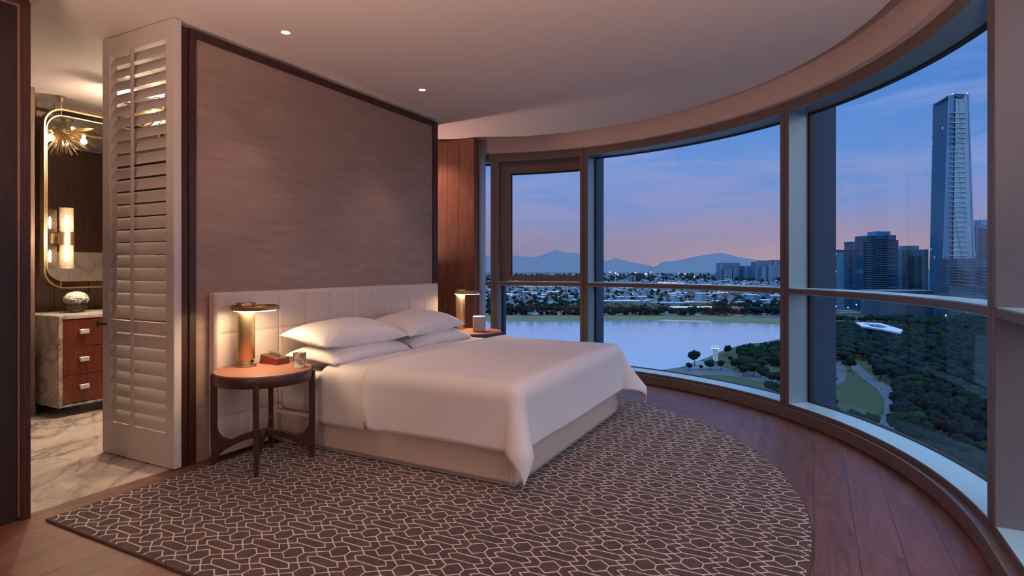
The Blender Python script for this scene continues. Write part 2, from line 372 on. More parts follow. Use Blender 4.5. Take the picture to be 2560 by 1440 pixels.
# ------------------------------------------------------------------ structure: floors and ceilings
f = MB(); f.prism([(-3.0, 3.668), (-3.0, CEN[1] - 3.5)] + arcpts(3.5, -90, 20, 60) + [(6.5, 4.2), (5.3, 4.2), (5.3, 3.668)], -.12, 0.0)
struct(f.build('floor', M['floor'], smooth=False))
f = MB(); f.prism([(1.0, 3.668), (5.3, 3.668), (5.3, 6.7), (1.0, 6.7)], -.12, 0.0); struct(f.build('floor_bathroom', M['marble_floor'], smooth=False))
f = MB(); f.prism([(1.515, CEN[1] - 3.17)] + arcpts(3.17, -90, 30, 72) + [(6.4, 6.7), (1.0, 6.7), (1.0, 3.75), (1.515, 3.75)], CZ, CZ + .07)
f.prism([(-3.0, CEN[1] - 3.5), (1.515, CEN[1] - 3.17), (1.515, 3.75), (-3.0, 3.75)], CZ - .0, CZ + .07)
struct(f.build('ceiling', M['ceiling'], smooth=False))
f = MB(); f.prism([(-3.0, CEN[1] - 3.7)] + arcpts(3.7, -90, 45, 60) + [(6.6, 6.9), (-3.0, 6.9)], CZ + .22, CZ + .30); struct(f.build('ceiling_recess', M['fascia'], smooth=False))
f = MB(); f.box(-3.0, 1.515, 2.75, 3.62, 2.655, CZ - .001); struct(f.build('ceiling_soffit', M['framewood'], smooth=False))
f = MB(); f.arc(RC, RF + .02, 2.735, CZ + .21, -90, 40, 72); f.box(-3.0, CEN[0], CEN[1] - RF - .02, CEN[1] - RC, 2.735, CZ + .21); struct(f.build('trim_1', M['fascia']))
# curb below the windows
f = MB(); f.arc(RC, RC + .012, .012, .10, -90, 40, 72); f.arc(RC + .012, RF + .02, .012, .082, -90, 40, 72); f.arc(RC + .02, RG + .1, -.1, .012, -90, 40, 72)
f.box(-3.0, CEN[0], CEN[1] - RC - .012, CEN[1] - RC, .012, .10); f.box(-3.0, CEN[0], CEN[1] - RF - .02, CEN[1] - RC - .012, .012, .082); f.box(-3.0, CEN[0], CEN[1] - RG - .1, CEN[1] - RC - .02, -.1, .012)
struct(f.build('trim_2', M['metal']))
# ------------------------------------------------------------------ structure: windows
HW = .85                                  # half width of a mullion, degrees
def mull_mb(a, mb):
    mb.arc(RF, RG, .082, 2.75, a - HW, a - .05, 2); mb.arc(RF, RG, .082, 2.75, a + .05, a + HW, 2); mb.arc(RF + .012, RG, .082, 2.75, a - .05, a + .05, 1)
def bay(i, a0, a1, n, sash=False):
    root = bpy.data.objects.new('window_%d' % i, None); COL.objects.link(root); root.location = (*pol(RG, (a0 + a1) / 2), 0); struct(root)
    b0, b1 = a0 + HW, a1 - HW
    m = MB(); mull_mb(a1, m); m.build('mullion', [M['metal']], root)
    # side faces of the mullions, sky light put into their blue colour
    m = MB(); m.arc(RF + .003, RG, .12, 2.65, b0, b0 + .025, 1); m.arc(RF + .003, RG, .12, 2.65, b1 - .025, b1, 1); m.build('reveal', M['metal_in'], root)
    m = MB(); m.arc(RF, RG, 2.65, 2.78, b0, b1, n); m.build('head_frame', M['metal'], root)
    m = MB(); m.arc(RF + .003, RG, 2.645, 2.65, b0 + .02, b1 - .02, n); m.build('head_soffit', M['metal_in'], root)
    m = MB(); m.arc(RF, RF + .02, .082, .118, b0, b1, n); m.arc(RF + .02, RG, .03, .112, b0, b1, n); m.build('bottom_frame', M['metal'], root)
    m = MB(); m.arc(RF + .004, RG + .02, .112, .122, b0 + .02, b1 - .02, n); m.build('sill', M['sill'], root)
    m = MB(); m.arc(RF, RG - .01, 1.072, 1.112, b0 + .02, b1 - .02, n); m.build('transom', M['metal'], root)
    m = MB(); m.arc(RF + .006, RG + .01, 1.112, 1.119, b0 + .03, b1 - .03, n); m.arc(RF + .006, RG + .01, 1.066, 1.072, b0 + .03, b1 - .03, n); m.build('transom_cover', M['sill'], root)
    m = MB(); m.arc(RG - .012, RG + .03, .12, 2.65, b0 + .03, b0 + .33, 1); m.arc(RG - .012, RG + .03, .12, 2.65, b1 - .33, b1 - .03, 1)
    m.arc(RG - .012, RG + .03, 2.633, 2.646, b0 + .3, b1 - .3, n); m.arc(RG - .012, RG + .03, .121, .128, b0 + .3, b1 - .3, n); m.build('gasket', M['gasket'], root)
    m = MB(); m.arc(RG + .04, RG + .30, -1.0, 3.4, a1 - .75, a1 + .75, 2); m.build('facade_fin', M['fin'], root)
    for nm, z0, z1 in (('lower_pane', .128, 1.066), ('upper_pane', 1.119, 2.633)):
        m = MB(); m.grid(lambda s, t, z0=z0, z1=z1: (*pol(RG + .012, b0 + .3 + (b1 - b0 - .6) * s), z0 + (z1 - z0) * t), n, 1); m.build(nm, M['glass'], root)
    if sash:
        s0, s1 = b0 + .05, b1 - 1.25
        m = MB(); ri, ro = RF + .085, RF + .15
        m.arc(ri, ro, 1.128, 1.20, s0, s1, n); m.arc(ri, ro, 2.50, 2.60, s0, s1, n); m.arc(ri, ro, 1.20, 2.50, s0, s0 + .35, 2); m.arc(ri, ro, 1.20, 2.50, s1 - 1.1, s1, 4)
        m.build('sash_frame', M['metal'], root)
        m = MB(); m.arc(ri + .05, RG, 1.119, 2.646, s1, b1 - .03, 4); m.arc(ri + .04, RG, 2.60, 2.646, s0, s1, n); m.build('sash_surround', M['metal'], root)
        m = MB(); m.arc(ro - .02, ro + .005, 1.2, 2.5, s0 + .35, s0 + .45, 1); m.arc(ro - .02, ro + .005, 1.2, 2.5, s1 - 1.25, s1 - 1.1, 1); m.arc(ro - .02, ro + .005, 2.485, 2.5, s0 + .35, s1 - 1.1, n); m.build('sash_gasket', M['gasket'], root)
    return root
bay(1, AD, AE, 20); bay(2, AA, AD, 20, True); bay(3, AB, AA, 40); bay(4, AC, AB, 40)
# the windows run on straight past the last round bay, behind the photographer's right shoulder
def straight(i, x0, x1):
    y0 = CEN[1]
    root = bpy.data.objects.new('window_%d' % i, None); COL.objects.link(root); root.location = (x1, y0 - RG, 0); struct(root)
    m = MB(); m.box(x0, x1, y0 - RG, y0 - RF, 2.65, 2.78); m.build('head_frame', M['metal'], root)
    m = MB(); m.box(x0, x1, y0 - RF - .02, y0 - RF, .082, .118); m.box(x0, x1, y0 - RG, y0 - RF - .02, .03, .112); m.build('bottom_frame', M['metal'], root)
    m = MB(); m.box(x0, x1, y0 - RG - .02, y0 - RF - .004, .112, .122); m.build('sill', M['sill'], root)
    m = MB(); m.box(x0, x1, y0 - RG + .01, y0 - RF, 1.072, 1.112); m.build('transom', M['metal'], root)
    m = MB(); m.box(x0, x1, y0 - RG - .01, y0 - RF - .006, 1.112, 1.119); m.build('transom_cover', M['sill'], root)
    m = MB(); m.box(x0 - .1, x0, y0 - RG, y0 - RF, .082, 2.75); m.build('mullion', M['metal'], root)
    for nm, z0, z1 in (('lower_pane', .122, 1.066), ('upper_pane', 1.119, 2.65)):
        m = MB(); m.add([(x0, y0 - RG - .012, z0), (x1, y0 - RG - .012, z0), (x1, y0 - RG - .012, z1), (x0, y0 - RG - .012, z1)], [(0, 1, 2, 3)]); m.build(nm, M['glass'], root)
    return root
# the last round sliver from the mullion to the straight run is part of the same pane
w5 = straight(5, 1.0, 3.35); straight(6, -1.0, .9)
m = MB(); mull_mb(AC, m); m.build('mullion', M['metal'], w5)
m = MB(); m.arc(RF + .003, RG, .12, 2.65, AC - HW - .025, AC - HW, 1); m.build('reveal', mat('shaded_reveal_copy', (.155, .15, .165), .5), w5)  # darker copy of the reveal metal, shade put into the colour
m = MB(); m.arc(RG + .04, RG + .30, -1.0, 3.4, AC - .75, AC + .75, 2); m.build('facade_fin', M['fin'], w5)
# ------------------------------------------------------------------ structure: walls
f = MB(); f.box(2.36, 5.225, 3.655, 3.745, 0.0, 2.87); struct(f.build('wall_headboard', M['darkwood'], smooth=False))
f = MB(); f.box(2.445, 5.14, 3.642, 3.655, 0.0, 2.815); struct(f.build('wall_headboard_panel', M['grasscloth'], smooth=False))
f = MB()
f.box(2.395, 2.442, 3.628, 3.66, 0, 2.87); f.box(2.345, 2.393, 3.64, 3.75, 0, 2.87); f.box(5.142, 5.187, 3.628, 3.66, 0, 2.87); f.box(5.188, 5.235, 3.635, 3.75, 0, 2.87); f.box(2.442, 5.142, 3.628, 3.66, 2.815, 2.87)
struct(f.build('trim_3', M['framewood'], smooth=False, bevel=.003))
# bathroom side of the partition: marble dado under dark panelling
f = MB(); f.box(2.40, 5.225, 3.745, 3.765, 0, 1.50); struct(f.build('wall_bathroom_dado', M['marble_wall'], smooth=False))
# ribbed dark cupboard wall at the left
M['blackwood'] = wood('black_ribbed_wood', (.010, .0045, .004), (.028, .013, .011), .5)
f = MB(); f.box(-3.0, 1.472, 3.625, 3.75, 0, 2.655); struct(f.build('wall_left', M['blackwood'], smooth=False))
f = MB()
for i in range(5): f.box(1.476 + i * .0078, 1.4822 + i * .0078, 3.598, 3.75, 0, 2.655)
f.box(1.472, 1.514, 3.603, 3.749, 0, 2.655); struct(f.build('trim_4', M['framewood'], smooth=False))
f = MB(); f.box(1.466, 1.4725, 3.612, 3.63, 0.02, 2.648); f.box(-3.0, 1.466, 3.618, 3.63, 2.638, 2.648); struct(f.build('trim_5', mat('rose_bronze_edge', (.55, .33, .27), .35, .8), smooth=False))
# pier of walnut boards between bed and window
f = MB()
for y0, y1 in ((3.71, 3.93), (3.934, 4.10), (4.104, 4.45), (4.454, 5.2)): f.box(6.11, 6.20, y0, y1, 0, CZ - .01)
f.box(6.125, 6.275, 3.715, 6.6, 0, CZ - .01); struct(f.build('wall_pier', M['pierwood'], smooth=False))
f = MB(); f.box(6.105, 6.118, 3.702, 3.712, 0, 2.42); struct(f.build('trim_6', M['pierwood'], smooth=False))
f = MB(); f.box(5.225, 5.4, 3.75, 6.7, 0, CZ); struct(f.build('wall_bathroom_right', M['darkwood'], smooth=False))
# bathroom back wall of boards, with a jamb on its left
f = MB(); xs = 2.2
while xs < 5.3:
    f.box(xs, min(xs + .146, 5.3), 6.55, 6.58, 0, CZ); xs += .15
f.box(1.0, 5.3, 6.575, 6.7, 0, CZ); struct(f.build('wall_bathroom_back', M['bathwood'], smooth=False))
f = MB(); f.box(1.0, 2.555, 6.05, 6.56, 0, CZ); struct(f.build('wall_bathroom_left', M['wallgrey'], smooth=False))
f = MB(); f.box(2.535, 2.568, 6.035, 6.055, .09, CZ - .03); f.box(2.53, 2.572, 6.03, 6.055, 0, .09); struct(f.build('trim_7', M['bathwood'], smooth=False))
f = MB(); f.box(.9, 1.0, 3.75, 6.7, 0, CZ); struct(f.build('wall_bathroom_end', M['wallgrey'], smooth=False))
f = MB(); f.box(-3.1, -3.0, -1.2, 3.75, 0, CZ); struct(f.build('wall_back', M['wallgrey'], smooth=False))
f = MB(); f.box(-3.0, -1.1, -1.1, CEN[1] - RF, 0, CZ); struct(f.build('wall_right', M['wallgrey'], smooth=False))

# ------------------------------------------------------------------ rug
def rug():
    cx, cy, R = 3.06, 2.70, 2.70
    x0, y1 = 1.53, 3.49
    def inside(p): return p[0] > x0 + .012 and p[1] < y1 - .012 and (p[0] - cx) ** 2 + (p[1] - cy) ** 2 < (R - .012) ** 2
    out = [(x0, y1)]
    a0 = math.atan2(-math.sqrt(R * R - (x0 - cx) ** 2), x0 - cx); a1 = math.asin((y1 - cy) / R)
    poly = [(x0, y1)] + [(cx + R * math.cos(a0 + (a1 - a0) * i / 110), cy + R * math.sin(a0 + (a1 - a0) * i / 110)) for i in range(111)]
    root = thing('area_rug', 'large dark brown patterned rug with one round side, under the bed', 'rug', (3.4, 1.8, 0))
    m = MB(); m.prism(poly, .001, .013); m.build('pile', M['rug'], root, bevel=.004, smooth=False)
    A, B = .209, .1792
    H = [(.0195, .046), (.054, .003), (.0200, -.045), (-.0195, -.046), (-.054, -.003), (-.0200, .045)]
    Ln = [(.0020, .0920), (.0275, .0572), (.0287, -.0565), (-.0020, -.0920), (-.0275, -.0572), (-.0287, .0565)]
    h2 = A / 2; segs = []
    for i in range(6): segs.append((H[i], H[(i + 1) % 6]))
    for i in range(6): segs.append(((Ln[i][0] + h2, Ln[i][1]), (Ln[(i + 1) % 6][0] + h2, Ln[(i + 1) % 6][1])))
    X1 = (A / 4 + .001, -B / 2 + .002); X2 = (-A / 4 - .002, -B / 2 + .001)
    segs += [(H[2], X1), (X1, (h2 + H[5][0], -B + H[5][1])), ((h2 + Ln[4][0], Ln[4][1]), X1), (X1, (Ln[1][0], -B + Ln[1][1]))]
    segs += [(H[3], X2), (X2, (-h2 + H[0][0], -B + H[0][1])), ((-h2 + Ln[2][0], Ln[2][1]), X2), (X2, (Ln[5][0], -B + Ln[5][1]))]
    m = MB(); w = .0028; ox, oy = 2.7006, .6492
    rg = random.Random(3)
    for j in range(-6, 20):
        for i in range(-12, 20):
            px = ox + i * A + (j % 2) * h2; py = oy + j * B
            if not (x0 - .2 < px < 6.0 and -.3 < py < y1 + .2): continue
            for a, b in segs:
                p = Vector((px + a[0], py + a[1])); q = Vector((px + b[0], py + b[1]))
                if not inside(p) and not inside(q): continue
                if not inside(p): p, q = q, p
                if not inside(q):
                    lo, hi = 0.0, 1.0
                    for _ in range(10):
                        md = (lo + hi) / 2
                        if inside(p + (q - p) * md): lo = md
                        else: hi = md
                    q = p + (q - p) * lo
                d = (q - p)
                if d.length < .004: continue
                d.normalize(); nn = Vector((-d.y, d.x)) * (w * rg.uniform(.85, 1.2)); e = d * w * .7
                c = [p - e + nn, p - e - nn, q + e - nn, q + e + nn]; z0 = .0138 + rg.uniform(0, .0006)
                m.add([(*k, .0128) for k in c] + [(*(k * 1.0), z0) for k in c], [(4, 5, 6, 7), (0, 1, 5, 4), (1, 2, 6, 5), (2, 3, 7, 6), (3, 0, 4, 7)])
    m.build('line_pattern', M['rugline'], root, smooth=False)
rug()
RZ = .0150                                 # top of the rug
# ------------------------------------------------------------------ bed
def soft_box(x0, x1, y0, y1, z0, z1, r, mb, nx=1):
    mb.box(x0, x1, y0, y1, z0, z1)
BX0, BX1, BY0, BY1 = 2.985, 4.925, 1.525, 3.545
def bed():
    root = thing('bed', 'wide low bed with cream leather base and tall panelled cream headboard', 'bed', ((BX0 + BX1) / 2, 2.5, RZ))
    m = MB(); m.box(BX0 + .03, BX1 - .03, BY0 + .03, BY1, RZ + .001, RZ + .022); m.build('plinth', M['plinth'], root)
    m = MB(); m.box(BX0, BX1, BY0, BY1, RZ + .022, .25); m.build('base', M['leather_base'], root, bevel=.022, seg=4)
    for (x, y) in ((BX0 - .001, BY0 + .035), (BX1 + .001, BY0 + .035)):
        m = MB(); m.tube([(x, y, .04), (x, y, .245)], .0035, 6); m.build('seam_piping', M['leather'], root)
    m = MB(); m.box(BX0 + .025, BX1 - .025, BY0 + .05, BY1 - .01, .25, .55); m.build('mattress', M['linen'], root, bevel=.06, seg=5)
    # headboard: ten columns of soft stitched panels
    hx0, hx1, hz0, hz1, hy = 2.532, 5.133, RZ + .005, 1.128, 3.556
    cw = (hx1 - hx0) / 10; rh = .283
    rg = random.Random(5)
    def surf(s, t):
        x = hx0 + (hx1 - hx0) * s; zz = hz0 + (hz1 - hz0) * t
        u = ((x - hx0) / cw) % 1.0; v = ((hz1 - zz) / rh) % 1.0
        def g(q, wd): d = min(q, 1 - q); return math.exp(-(d / wd) ** 2)
        edge = min(x - hx0, hx1 - x, zz - hz0, hz1 - zz)
        if edge < .03: gg = 0
        else: gg = max(g(u, .022), g(v, .02))
        puff = .006 * (math.sin(PI * u) ** .5) * (math.sin(PI * v) ** .5)
        rnd = max(0.0, .02 - edge); rr = .02 - math.sqrt(max(0.0, .02 ** 2 - rnd ** 2))
        return (x, hy - puff + .007 * gg + rr, zz)
    m = MB(); m.grid(surf, 300, 120); m.build('headboard_panels', M['leather'], root, ang=60)
    m = MB(); m.box(hx0, hx1, hy + .012, 3.6415, hz0, hz1); m.build('headboard_frame', M['leather'], root, bevel=.018, seg=4)
    # duvet and folded sheet as one thing made of cloth over the mattress
    return root
bed()
def cloth(name, label, cat, x0, x1, y0, y1, zt, r, L, Lf, flare_n, flare_f, th, seed, parent=None, puff=.02, foot=True, head_edge=0.0):
    """sheet draped over the two long sides and (when foot) over the foot end"""
    rg = random.Random(seed); ph = [rg.uniform(0, 6.28) for _ in range(8)]
    xa, xb = x0 - L, x1 + L; ya = y0 - (Lf if foot else 0)
    def q(d):   # rolls over an edge of radius r: outward distance and drop for arc length d past the edge start
        if d <= 0: return 0.0, 0.0
        h = r * PI / 2
        if d < h: a = d / r; return r * math.sin(a), r * (1 - math.cos(a))
        return r, r + (d - h)
    def fn(s, t):
        X = xa + (xb - xa) * s; Y = ya + (y1 - ya) * t
        ex = max(x0 + r - X, 0) if X < (x0 + x1) / 2 else max(X - (x1 - r), 0)
        sx = -1 if X < (x0 + x1) / 2 else 1
        ey = max(y0 + r - Y, 0) if foot else 0
        bx = min(max(X, x0 + r), x1 - r); by = max(Y, y0 + r) if foot else Y
        d = math.hypot(ex, ey); o, dr = q(d)
        if d > 1e-6: dx, dy = sx * ex / d, -ey / d
        else: dx = dy = 0
        corner = 2 * abs(dx * dy)
        fl = (flare_n if sx < 0 else flare_f) * corner * min(1.0, max(0.0, dr - .05) / .35) ** 1.3
        o += fl + .012 * math.sin(7 * X + 5 * Y + ph[0]) * min(1, dr / .2) * (.3 if corner < .1 else .6)
        # cloth puffs above the top and relaxes at the hem
        cxn = (bx - (x0 + x1) / 2) / ((x1 - x0) / 2)
        zz = zt - dr + puff * (1 - cxn ** 2) * max(0, 1 - dr / .1) + .004 * math.sin(5 * X + ph[1]) * math.sin(4.3 * Y + ph[2])
        zz += .02 * corner * min(1, dr / .3)
        y_ = by + dy * o
        if head_edge and t > .93: zz -= head_edge * ((t - .93) / .07) ** 2
        if head_edge and t > .86:
            k_ = ((t - .86) / .14) ** 2; bx += dx * .035 * k_ * min(1, dr / .25); y_ -= .05 * k_ * min(1, dr / .33) ** 2
        return (bx + dx * o, y_, max(zz, .03))
    m = MB(); m.grid(fn, 110, 90)
    return m, fn
m, dfn = cloth('d', '', '', BX0 - .045, BX1 + .045, BY0 - .045, 2.62, .622, .085, .345, .345, .10, .24, .02, 3, puff=.012, head_edge=-.016)
o = m.build('duvet', M['linen'], None, ang=180, solid=.022); tag(o, 'white duvet spread over the foot of the bed, its corners hanging down', 'duvet')
m = MB(); m.tube([Vector(dfn(.004 + .992 * i / 120, 1.0)) + Vector((0, .004, .004)) for i in range(121)], .0095, 8); m.build('hem', M['linen'], o, ang=180)
m, _ = cloth('s', '', '', BX0 - .022, BX1 + .022, BY0, 3.14, .606, .085, .345, 0, 0, 0, .01, 9, puff=.012, foot=False)
E_ = m
# keep only the part of the sheet from under the duvet hem to the pillows
m2 = MB()
def sheetfn(s, t):
    L_ = .35; x0, x1, r, zt = BX0 - .024, BX1 + .024, .08, .605
    X = (x0 - L_) + (x1 - x0 + 2 * L_) * s
    ex = max(x0 + r - X, 0) if s < .5 else max(X - (x1 - r), 0); sx = -1 if s < .5 else 1
    h = r * PI / 2
    if ex <= 0: oo, dr = 0, 0
    elif ex < h: oo, dr = r * math.sin(ex / r), r * (1 - math.cos(ex / r))
    else: oo, dr = r, r + ex - h
    bx = min(max(X, x0 + r), x1 - r)
    yk = min(1.0, dr / .33)
    ytop = 3.02 + .13 * yk; ybot = 2.50 + .145 * yk ** 3
    y = ybot + (ytop - ybot) * t
    cxn = (bx - (x0 + x1) / 2) / ((x1 - x0) / 2)
    z = zt - dr + .010 * (1 - cxn ** 2) * max(0, 1 - dr / .1) + .004 * math.sin(6 * X + 2) * math.sin(5 * y)
    if t > .9: z += .03 * ((t - .9) / .1) ** 2 * min(1, dr / .2)
    return (bx + sx * oo, y, max(z, .2))
m2.grid(sheetfn, 110, 30)
o = m2.build('bed_sheet', M['linen'], None, ang=180, solid=.012); tag(o, 'white top sheet turned down between duvet and pillows', 'bed sheet')
def pillow_mesh(w, d, h, seed):
    rg = random.Random(seed); p = [rg.uniform(0, 6.28) for _ in range(6)]; m = MB()
    for sgn in (1, -1):
        def fn(s, t, sgn=sgn):
            u, v = 2 * s - 1, 2 * t - 1
            # corners stay sharp, sides draw in a little
            X = u * w / 2 * (1 - .055 * (1 - u * u) - .045 * (1 - v * v) * abs(u) ** 3)
            Y = v * d / 2 * (1 - .05 * (1 - v * v) - .06 * (1 - u * u) * abs(v) ** 3)
            k = max(0.0, (1 - abs(u) ** 2.3) * (1 - abs(v) ** 2.3)) ** .54
            zz = sgn * h / 2 * k * (1.12 if sgn > 0 else .82) + .007 * k * math.sin(4 * u + p[0]) * math.sin(3 * v + p[1])
            c = (abs(u) * abs(v)) ** 3
            zz += -.018 * c + .004 * math.sin(9 * u + 7 * v + p[2]) * (1 - k) * (abs(u) + abs(v)) * .4
            # diagonal pull creases running from the corners
            zz += sgn * -.008 * math.exp(-((abs(u) - abs(v)) / .07) ** 2) * max(0, abs(u) - .55) * 2
            c2 = 1 - .035 * (abs(u) * abs(v)) ** 10
            if abs(u) < .999 and abs(v) < .999: zz += sgn * .004
            return (X * c2, Y * c2, zz)
        m.grid(fn, 60, 44)
    return m
pm = pillow_mesh(.90, .50, .19, 1)
def pillow(x, y, z, rx, ry, rz, label, seed, w=.92, d=.50, h=.20):
    o = pillow_mesh(w, d, h, seed).build('pillow', M['linen'], None, ang=180, weld=True)
    o.location = (x, y, z); o.rotation_euler = (R_(rx), R_(ry), R_(rz)); tag(o, label, 'pillow', 'white pillows at the headboard')
pillow(3.425, 3.19, .655, 3, 0, 1.5, 'lower white pillow of the near pair, beside the water glass', 1, h=.17)
pillow(3.40, 3.205, .785, 6, 1, -1.5, 'upper white pillow of the near pair, nearest the left bedside lamp', 2)
pillow(4.38, 3.19, .655, 3, 0, -1, 'lower white pillow of the far pair, toward the window', 3, h=.17)
pillow(4.31, 3.215, .785, 7, -1, 2, 'upper white pillow of the far pair, pointing at the right lamp', 4)
# ------------------------------------------------------------------ bedside tables
def bedside_table():
    root = thing('bedside_table', 'round red-brown bedside table with lamp, leather box and water glass, left of the bed', 'bedside table', (0, 0, 0), 'round bedside tables')
    m = MB(); m.lathe([(0, .595), (.300, .595), (.304, .599), (.304, .606), (.301, .610), (0, .610)], n=72); m.build('table_top', M['tablewood'], root)
    m = MB(); m.lathe([(.270, .535), (.303, .535), (.306, .539), (.306, .598), (.303, .602), (.270, .602)], n=72, cap=False)
    k = 72
    m.build('apron', M['tabledark'], root, weld=True)
    def leg(a):
        pr = [(.322, .590), (.323, .30), (.318, .0), (.292, .0), (.283, .035), (.262, .072), (.23, .098), (.19, .115)]
        for i in range(0, 9):
            t = i / 8 * PI / 2; pr.append((.195 + .088 * math.sin(t), .245 - .088 * math.cos(t)) if i else (.195, .157))
        pr += [(.283, .30), (.284, .535), (.300, .540), (.303, .590)]
        mm = MB(); n = len(pr)
        def wd(z): return .012 + .0055 * min(1, z / .5)
        vs = [(r, -wd(z), z) for r, z in pr] + [(r, wd(z), z) for r, z in pr]
        fs = [tuple(range(n)), tuple(range(n, 2 * n))[::-1]] + [(i, (i + 1) % n, n + (i + 1) % n, n + i) for i in range(n)]
        c, s_ = math.cos(a), math.sin(a)
        mm.add([(r * c - y * s_, r * s_ + y * c, z) for r, y, z in vs], fs)
        return mm
    for i in range(4): leg(R_(45 + 90 * i - 3)).build('leg', M['tabledark'], root, bevel=.005, seg=3, ang=35)
    for i in range(2):
        a = R_(45 + 90 * i - 3); c, s_ = math.cos(a), math.sin(a); mm = MB(); up, dn = [], []
        for q in range(-10, 11):
            r = q / 10 * .197; t = 1 - (q / 10) ** 2
            up.append((r, .155 + .052 * t - .001 * i)); dn.append((r, .113 + .052 * t + .001 * i))
        pr = up + dn[::-1]; n = len(pr)
        vs = [(r, -.0165, z) for r, z in pr] + [(r, .0165, z) for r, z in pr]
        fs = []
        h = 21
        for q in range(20):
            fs += [(q, q + 1, n + q + 1, n + q), (n - 1 - q, n - 2 - q, 2 * n - 2 - q, 2 * n - 1 - q), (q, n - 1 - q, n - 2 - q, q + 1), (n + q, n + q + 1, 2 * n - 2 - q, 2 * n - 1 - q)]
        mm.add([(r * c - y * s_, r * s_ + y * c, z) for r, y, z in vs], fs); mm.build('stretcher', M['tabledark'], root)
    return root
T1 = (2.655, 3.238); T2 = (5.255, 3.20); TZ = RZ + .610
tb = bedside_table(); tb.location = (*T1, RZ + .001)
dup(tb, (*T2, RZ + .001), 'round red-brown bedside table holding a lamp and grey speaker, between bed and window', 'round bedside tables')
def table_lamp():
    root = thing('table_lamp', 'brass table lamp with flat disc shade, on the left bedside table', 'table lamp', (0, 0, 0), 'brass bedside lamps')
    m = MB(); m.lathe([(.0, 0), (.066, 0), (.068, .004), (.066, .011), (0, .011)], n=48); m.build('foot', M['brass_dark'], root)
    m = MB(); m.lathe([(.046, .011), (.046, .05), (.0, .05)], n=48); m.build('neck', M['brass'], root)
    m = MB(); m.lathe([(.0, .045), (.057, .045), (.0585, .047), (.0585, .388), (0, .388)], n=64); m.build('column', M['brass'], root)
    dx, dy = 0.0, -.095
    m = MB(); m.lathe([(.0, .386), (.152, .386), (.1545, .389), (.1545, .412), (.1525, .414), (.147, .414), (.145, .410), (.145, .398), (0, .396)], (dx, dy, 0), n=72); m.build('disc_shade', M['brass_dark'], root)
    m = MB(); m.lathe([(.0, .396), (.060, .396), (.062, .399), (.062, .428), (.060, .431), (0, .431)], n=48); m.build('cap', M['brass_dark'], root)
    m = MB(); m.lathe([(.0, .3795), (.132, .3795), (.138, .384), (.138, .3865), (0, .3865)], (dx, dy, 0), n=64); m.build('light_diffuser', M['led'], root)
    for i in range(2):
        a = R_(-78 + 40 * i); m = MB(); M_ = Matrix.Translation((.047 * math.cos(a), .047 * math.sin(a), .030)) @ Matrix.Rotation(a, 4, 'Z') @ Matrix.Rotation(PI / 2, 4, 'Y')
        q = MB(); q.lathe([(.0, -.002), (.0065, -.002), (.0065, .006), (.0, .007)], n=16); m.add([M_ @ Vector(p) for p in q.v], q.f); m.build('switch', M['black'], root)
    lamp('lamp_light', 'AREA', (dx, dy - .0, .372), P_TABLE, (1.0, .70, .40), root, shape='DISK', size=.25)
    return root
tl = table_lamp(); tl.location = (2.672, 3.440, TZ + .003)
dup(tl, (5.345, 3.425, TZ + .003), 'brass table lamp with flat disc shade, on the far bedside table by the window', 'brass bedside lamps')
def leather_box():
    x0, x1, y0, y1 = 2.795, 2.895, 3.275, 3.445; z = TZ + .002
    root = thing('peg_game_box', 'small sloped dark red leather box with row of pegs on brass top', 'box', ((x0 + x1) / 2, (y0 + y1) / 2, z))
    h0, h1 = .040, .062
    m = MB(); m.add([(x0 - .006, y0 - .006, z), (x1 + .006, y0 - .006, z), (x1 + .006, y1 + .006, z), (x0 - .006, y1 + .006, z), (x0, y0, z + h0), (x1, y0, z + h0), (x1, y1, z + h1), (x0, y1, z + h1)],
                    [(3, 2, 1, 0), (4, 5, 6, 7), (0, 1, 5, 4), (1, 2, 6, 5), (2, 3, 7, 6), (3, 0, 4, 7)]); m.build('body', M['redleather'], root, bevel=.003)
    sl = (h1 - h0) / (y1 - y0)
    m = MB(); a, b = x0 + .006, x1 - .006; c, d = y0 + .006, y1 - .006
    zt = lambda y: z + h0 + sl * (y - y0)
    m.add([(a, c, zt(c) - .001), (b, c, zt(c) - .001), (b, d, zt(d) - .001), (a, d, zt(d) - .001), (a, c, zt(c) + .0018), (b, c, zt(c) + .0018), (b, d, zt(d) + .0018), (a, d, zt(d) + .0018)],
          [(3, 2, 1, 0), (4, 5, 6, 7), (0, 1, 5, 4), (1, 2, 6, 5), (2, 3, 7, 6), (3, 0, 4, 7)]); m.build('top_plate', M['brass_dark'], root)
    for i in range(6):
        y = y0 + .035 + i * .020; m = MB(); m.lathe([(.0035, 0), (.0042, .006), (.002, .012), (.0032, .018), (.0022, .024), (.0, .026)], (x0 + .05, y, zt(y) + .001), 12); m.build('peg', M['black'], root)
leather_box()
def water_glass():
    x, y, z = 2.817, 3.085, TZ + .002
    root = thing('drinking_glass', 'short clear tumbler half full of water on the left bedside table', 'glass', (x, y, z))
    m = MB(); m.lathe([(0, 0), (.039, 0), (.0405, .003), (.0415, .094), (.0402, .0955), (.0390, .094), (.0380, .012), (0, .010)], (x, y, z), 48); m.build('tumbler', M['cglass'], root)
    m = MB(); m.lathe([(0, .0115), (.0374, .0125), (.0378, .046), (0, .046)], (x, y, z), 48); m.build('water', M['water'], root)
water_glass()
def speaker():
    x, y, z = 5.270, 3.135, TZ + .002
    root = thing('speaker', 'small grey cloth cylinder speaker on the far bedside table', 'speaker', (x, y, z))
    m = MB(); m.lathe([(0, 0), (.062, 0), (.067, .004), (.067, .150)], (x, y, z), 48, cap=False); m.build('cloth_body', M['speaker'], root)
    m = MB(); m.lathe([(.067, .150), (.067, .153), (.063, .157), (0, .158)], (x, y, z), 48); m.build('top', M['speaker_top'], root)
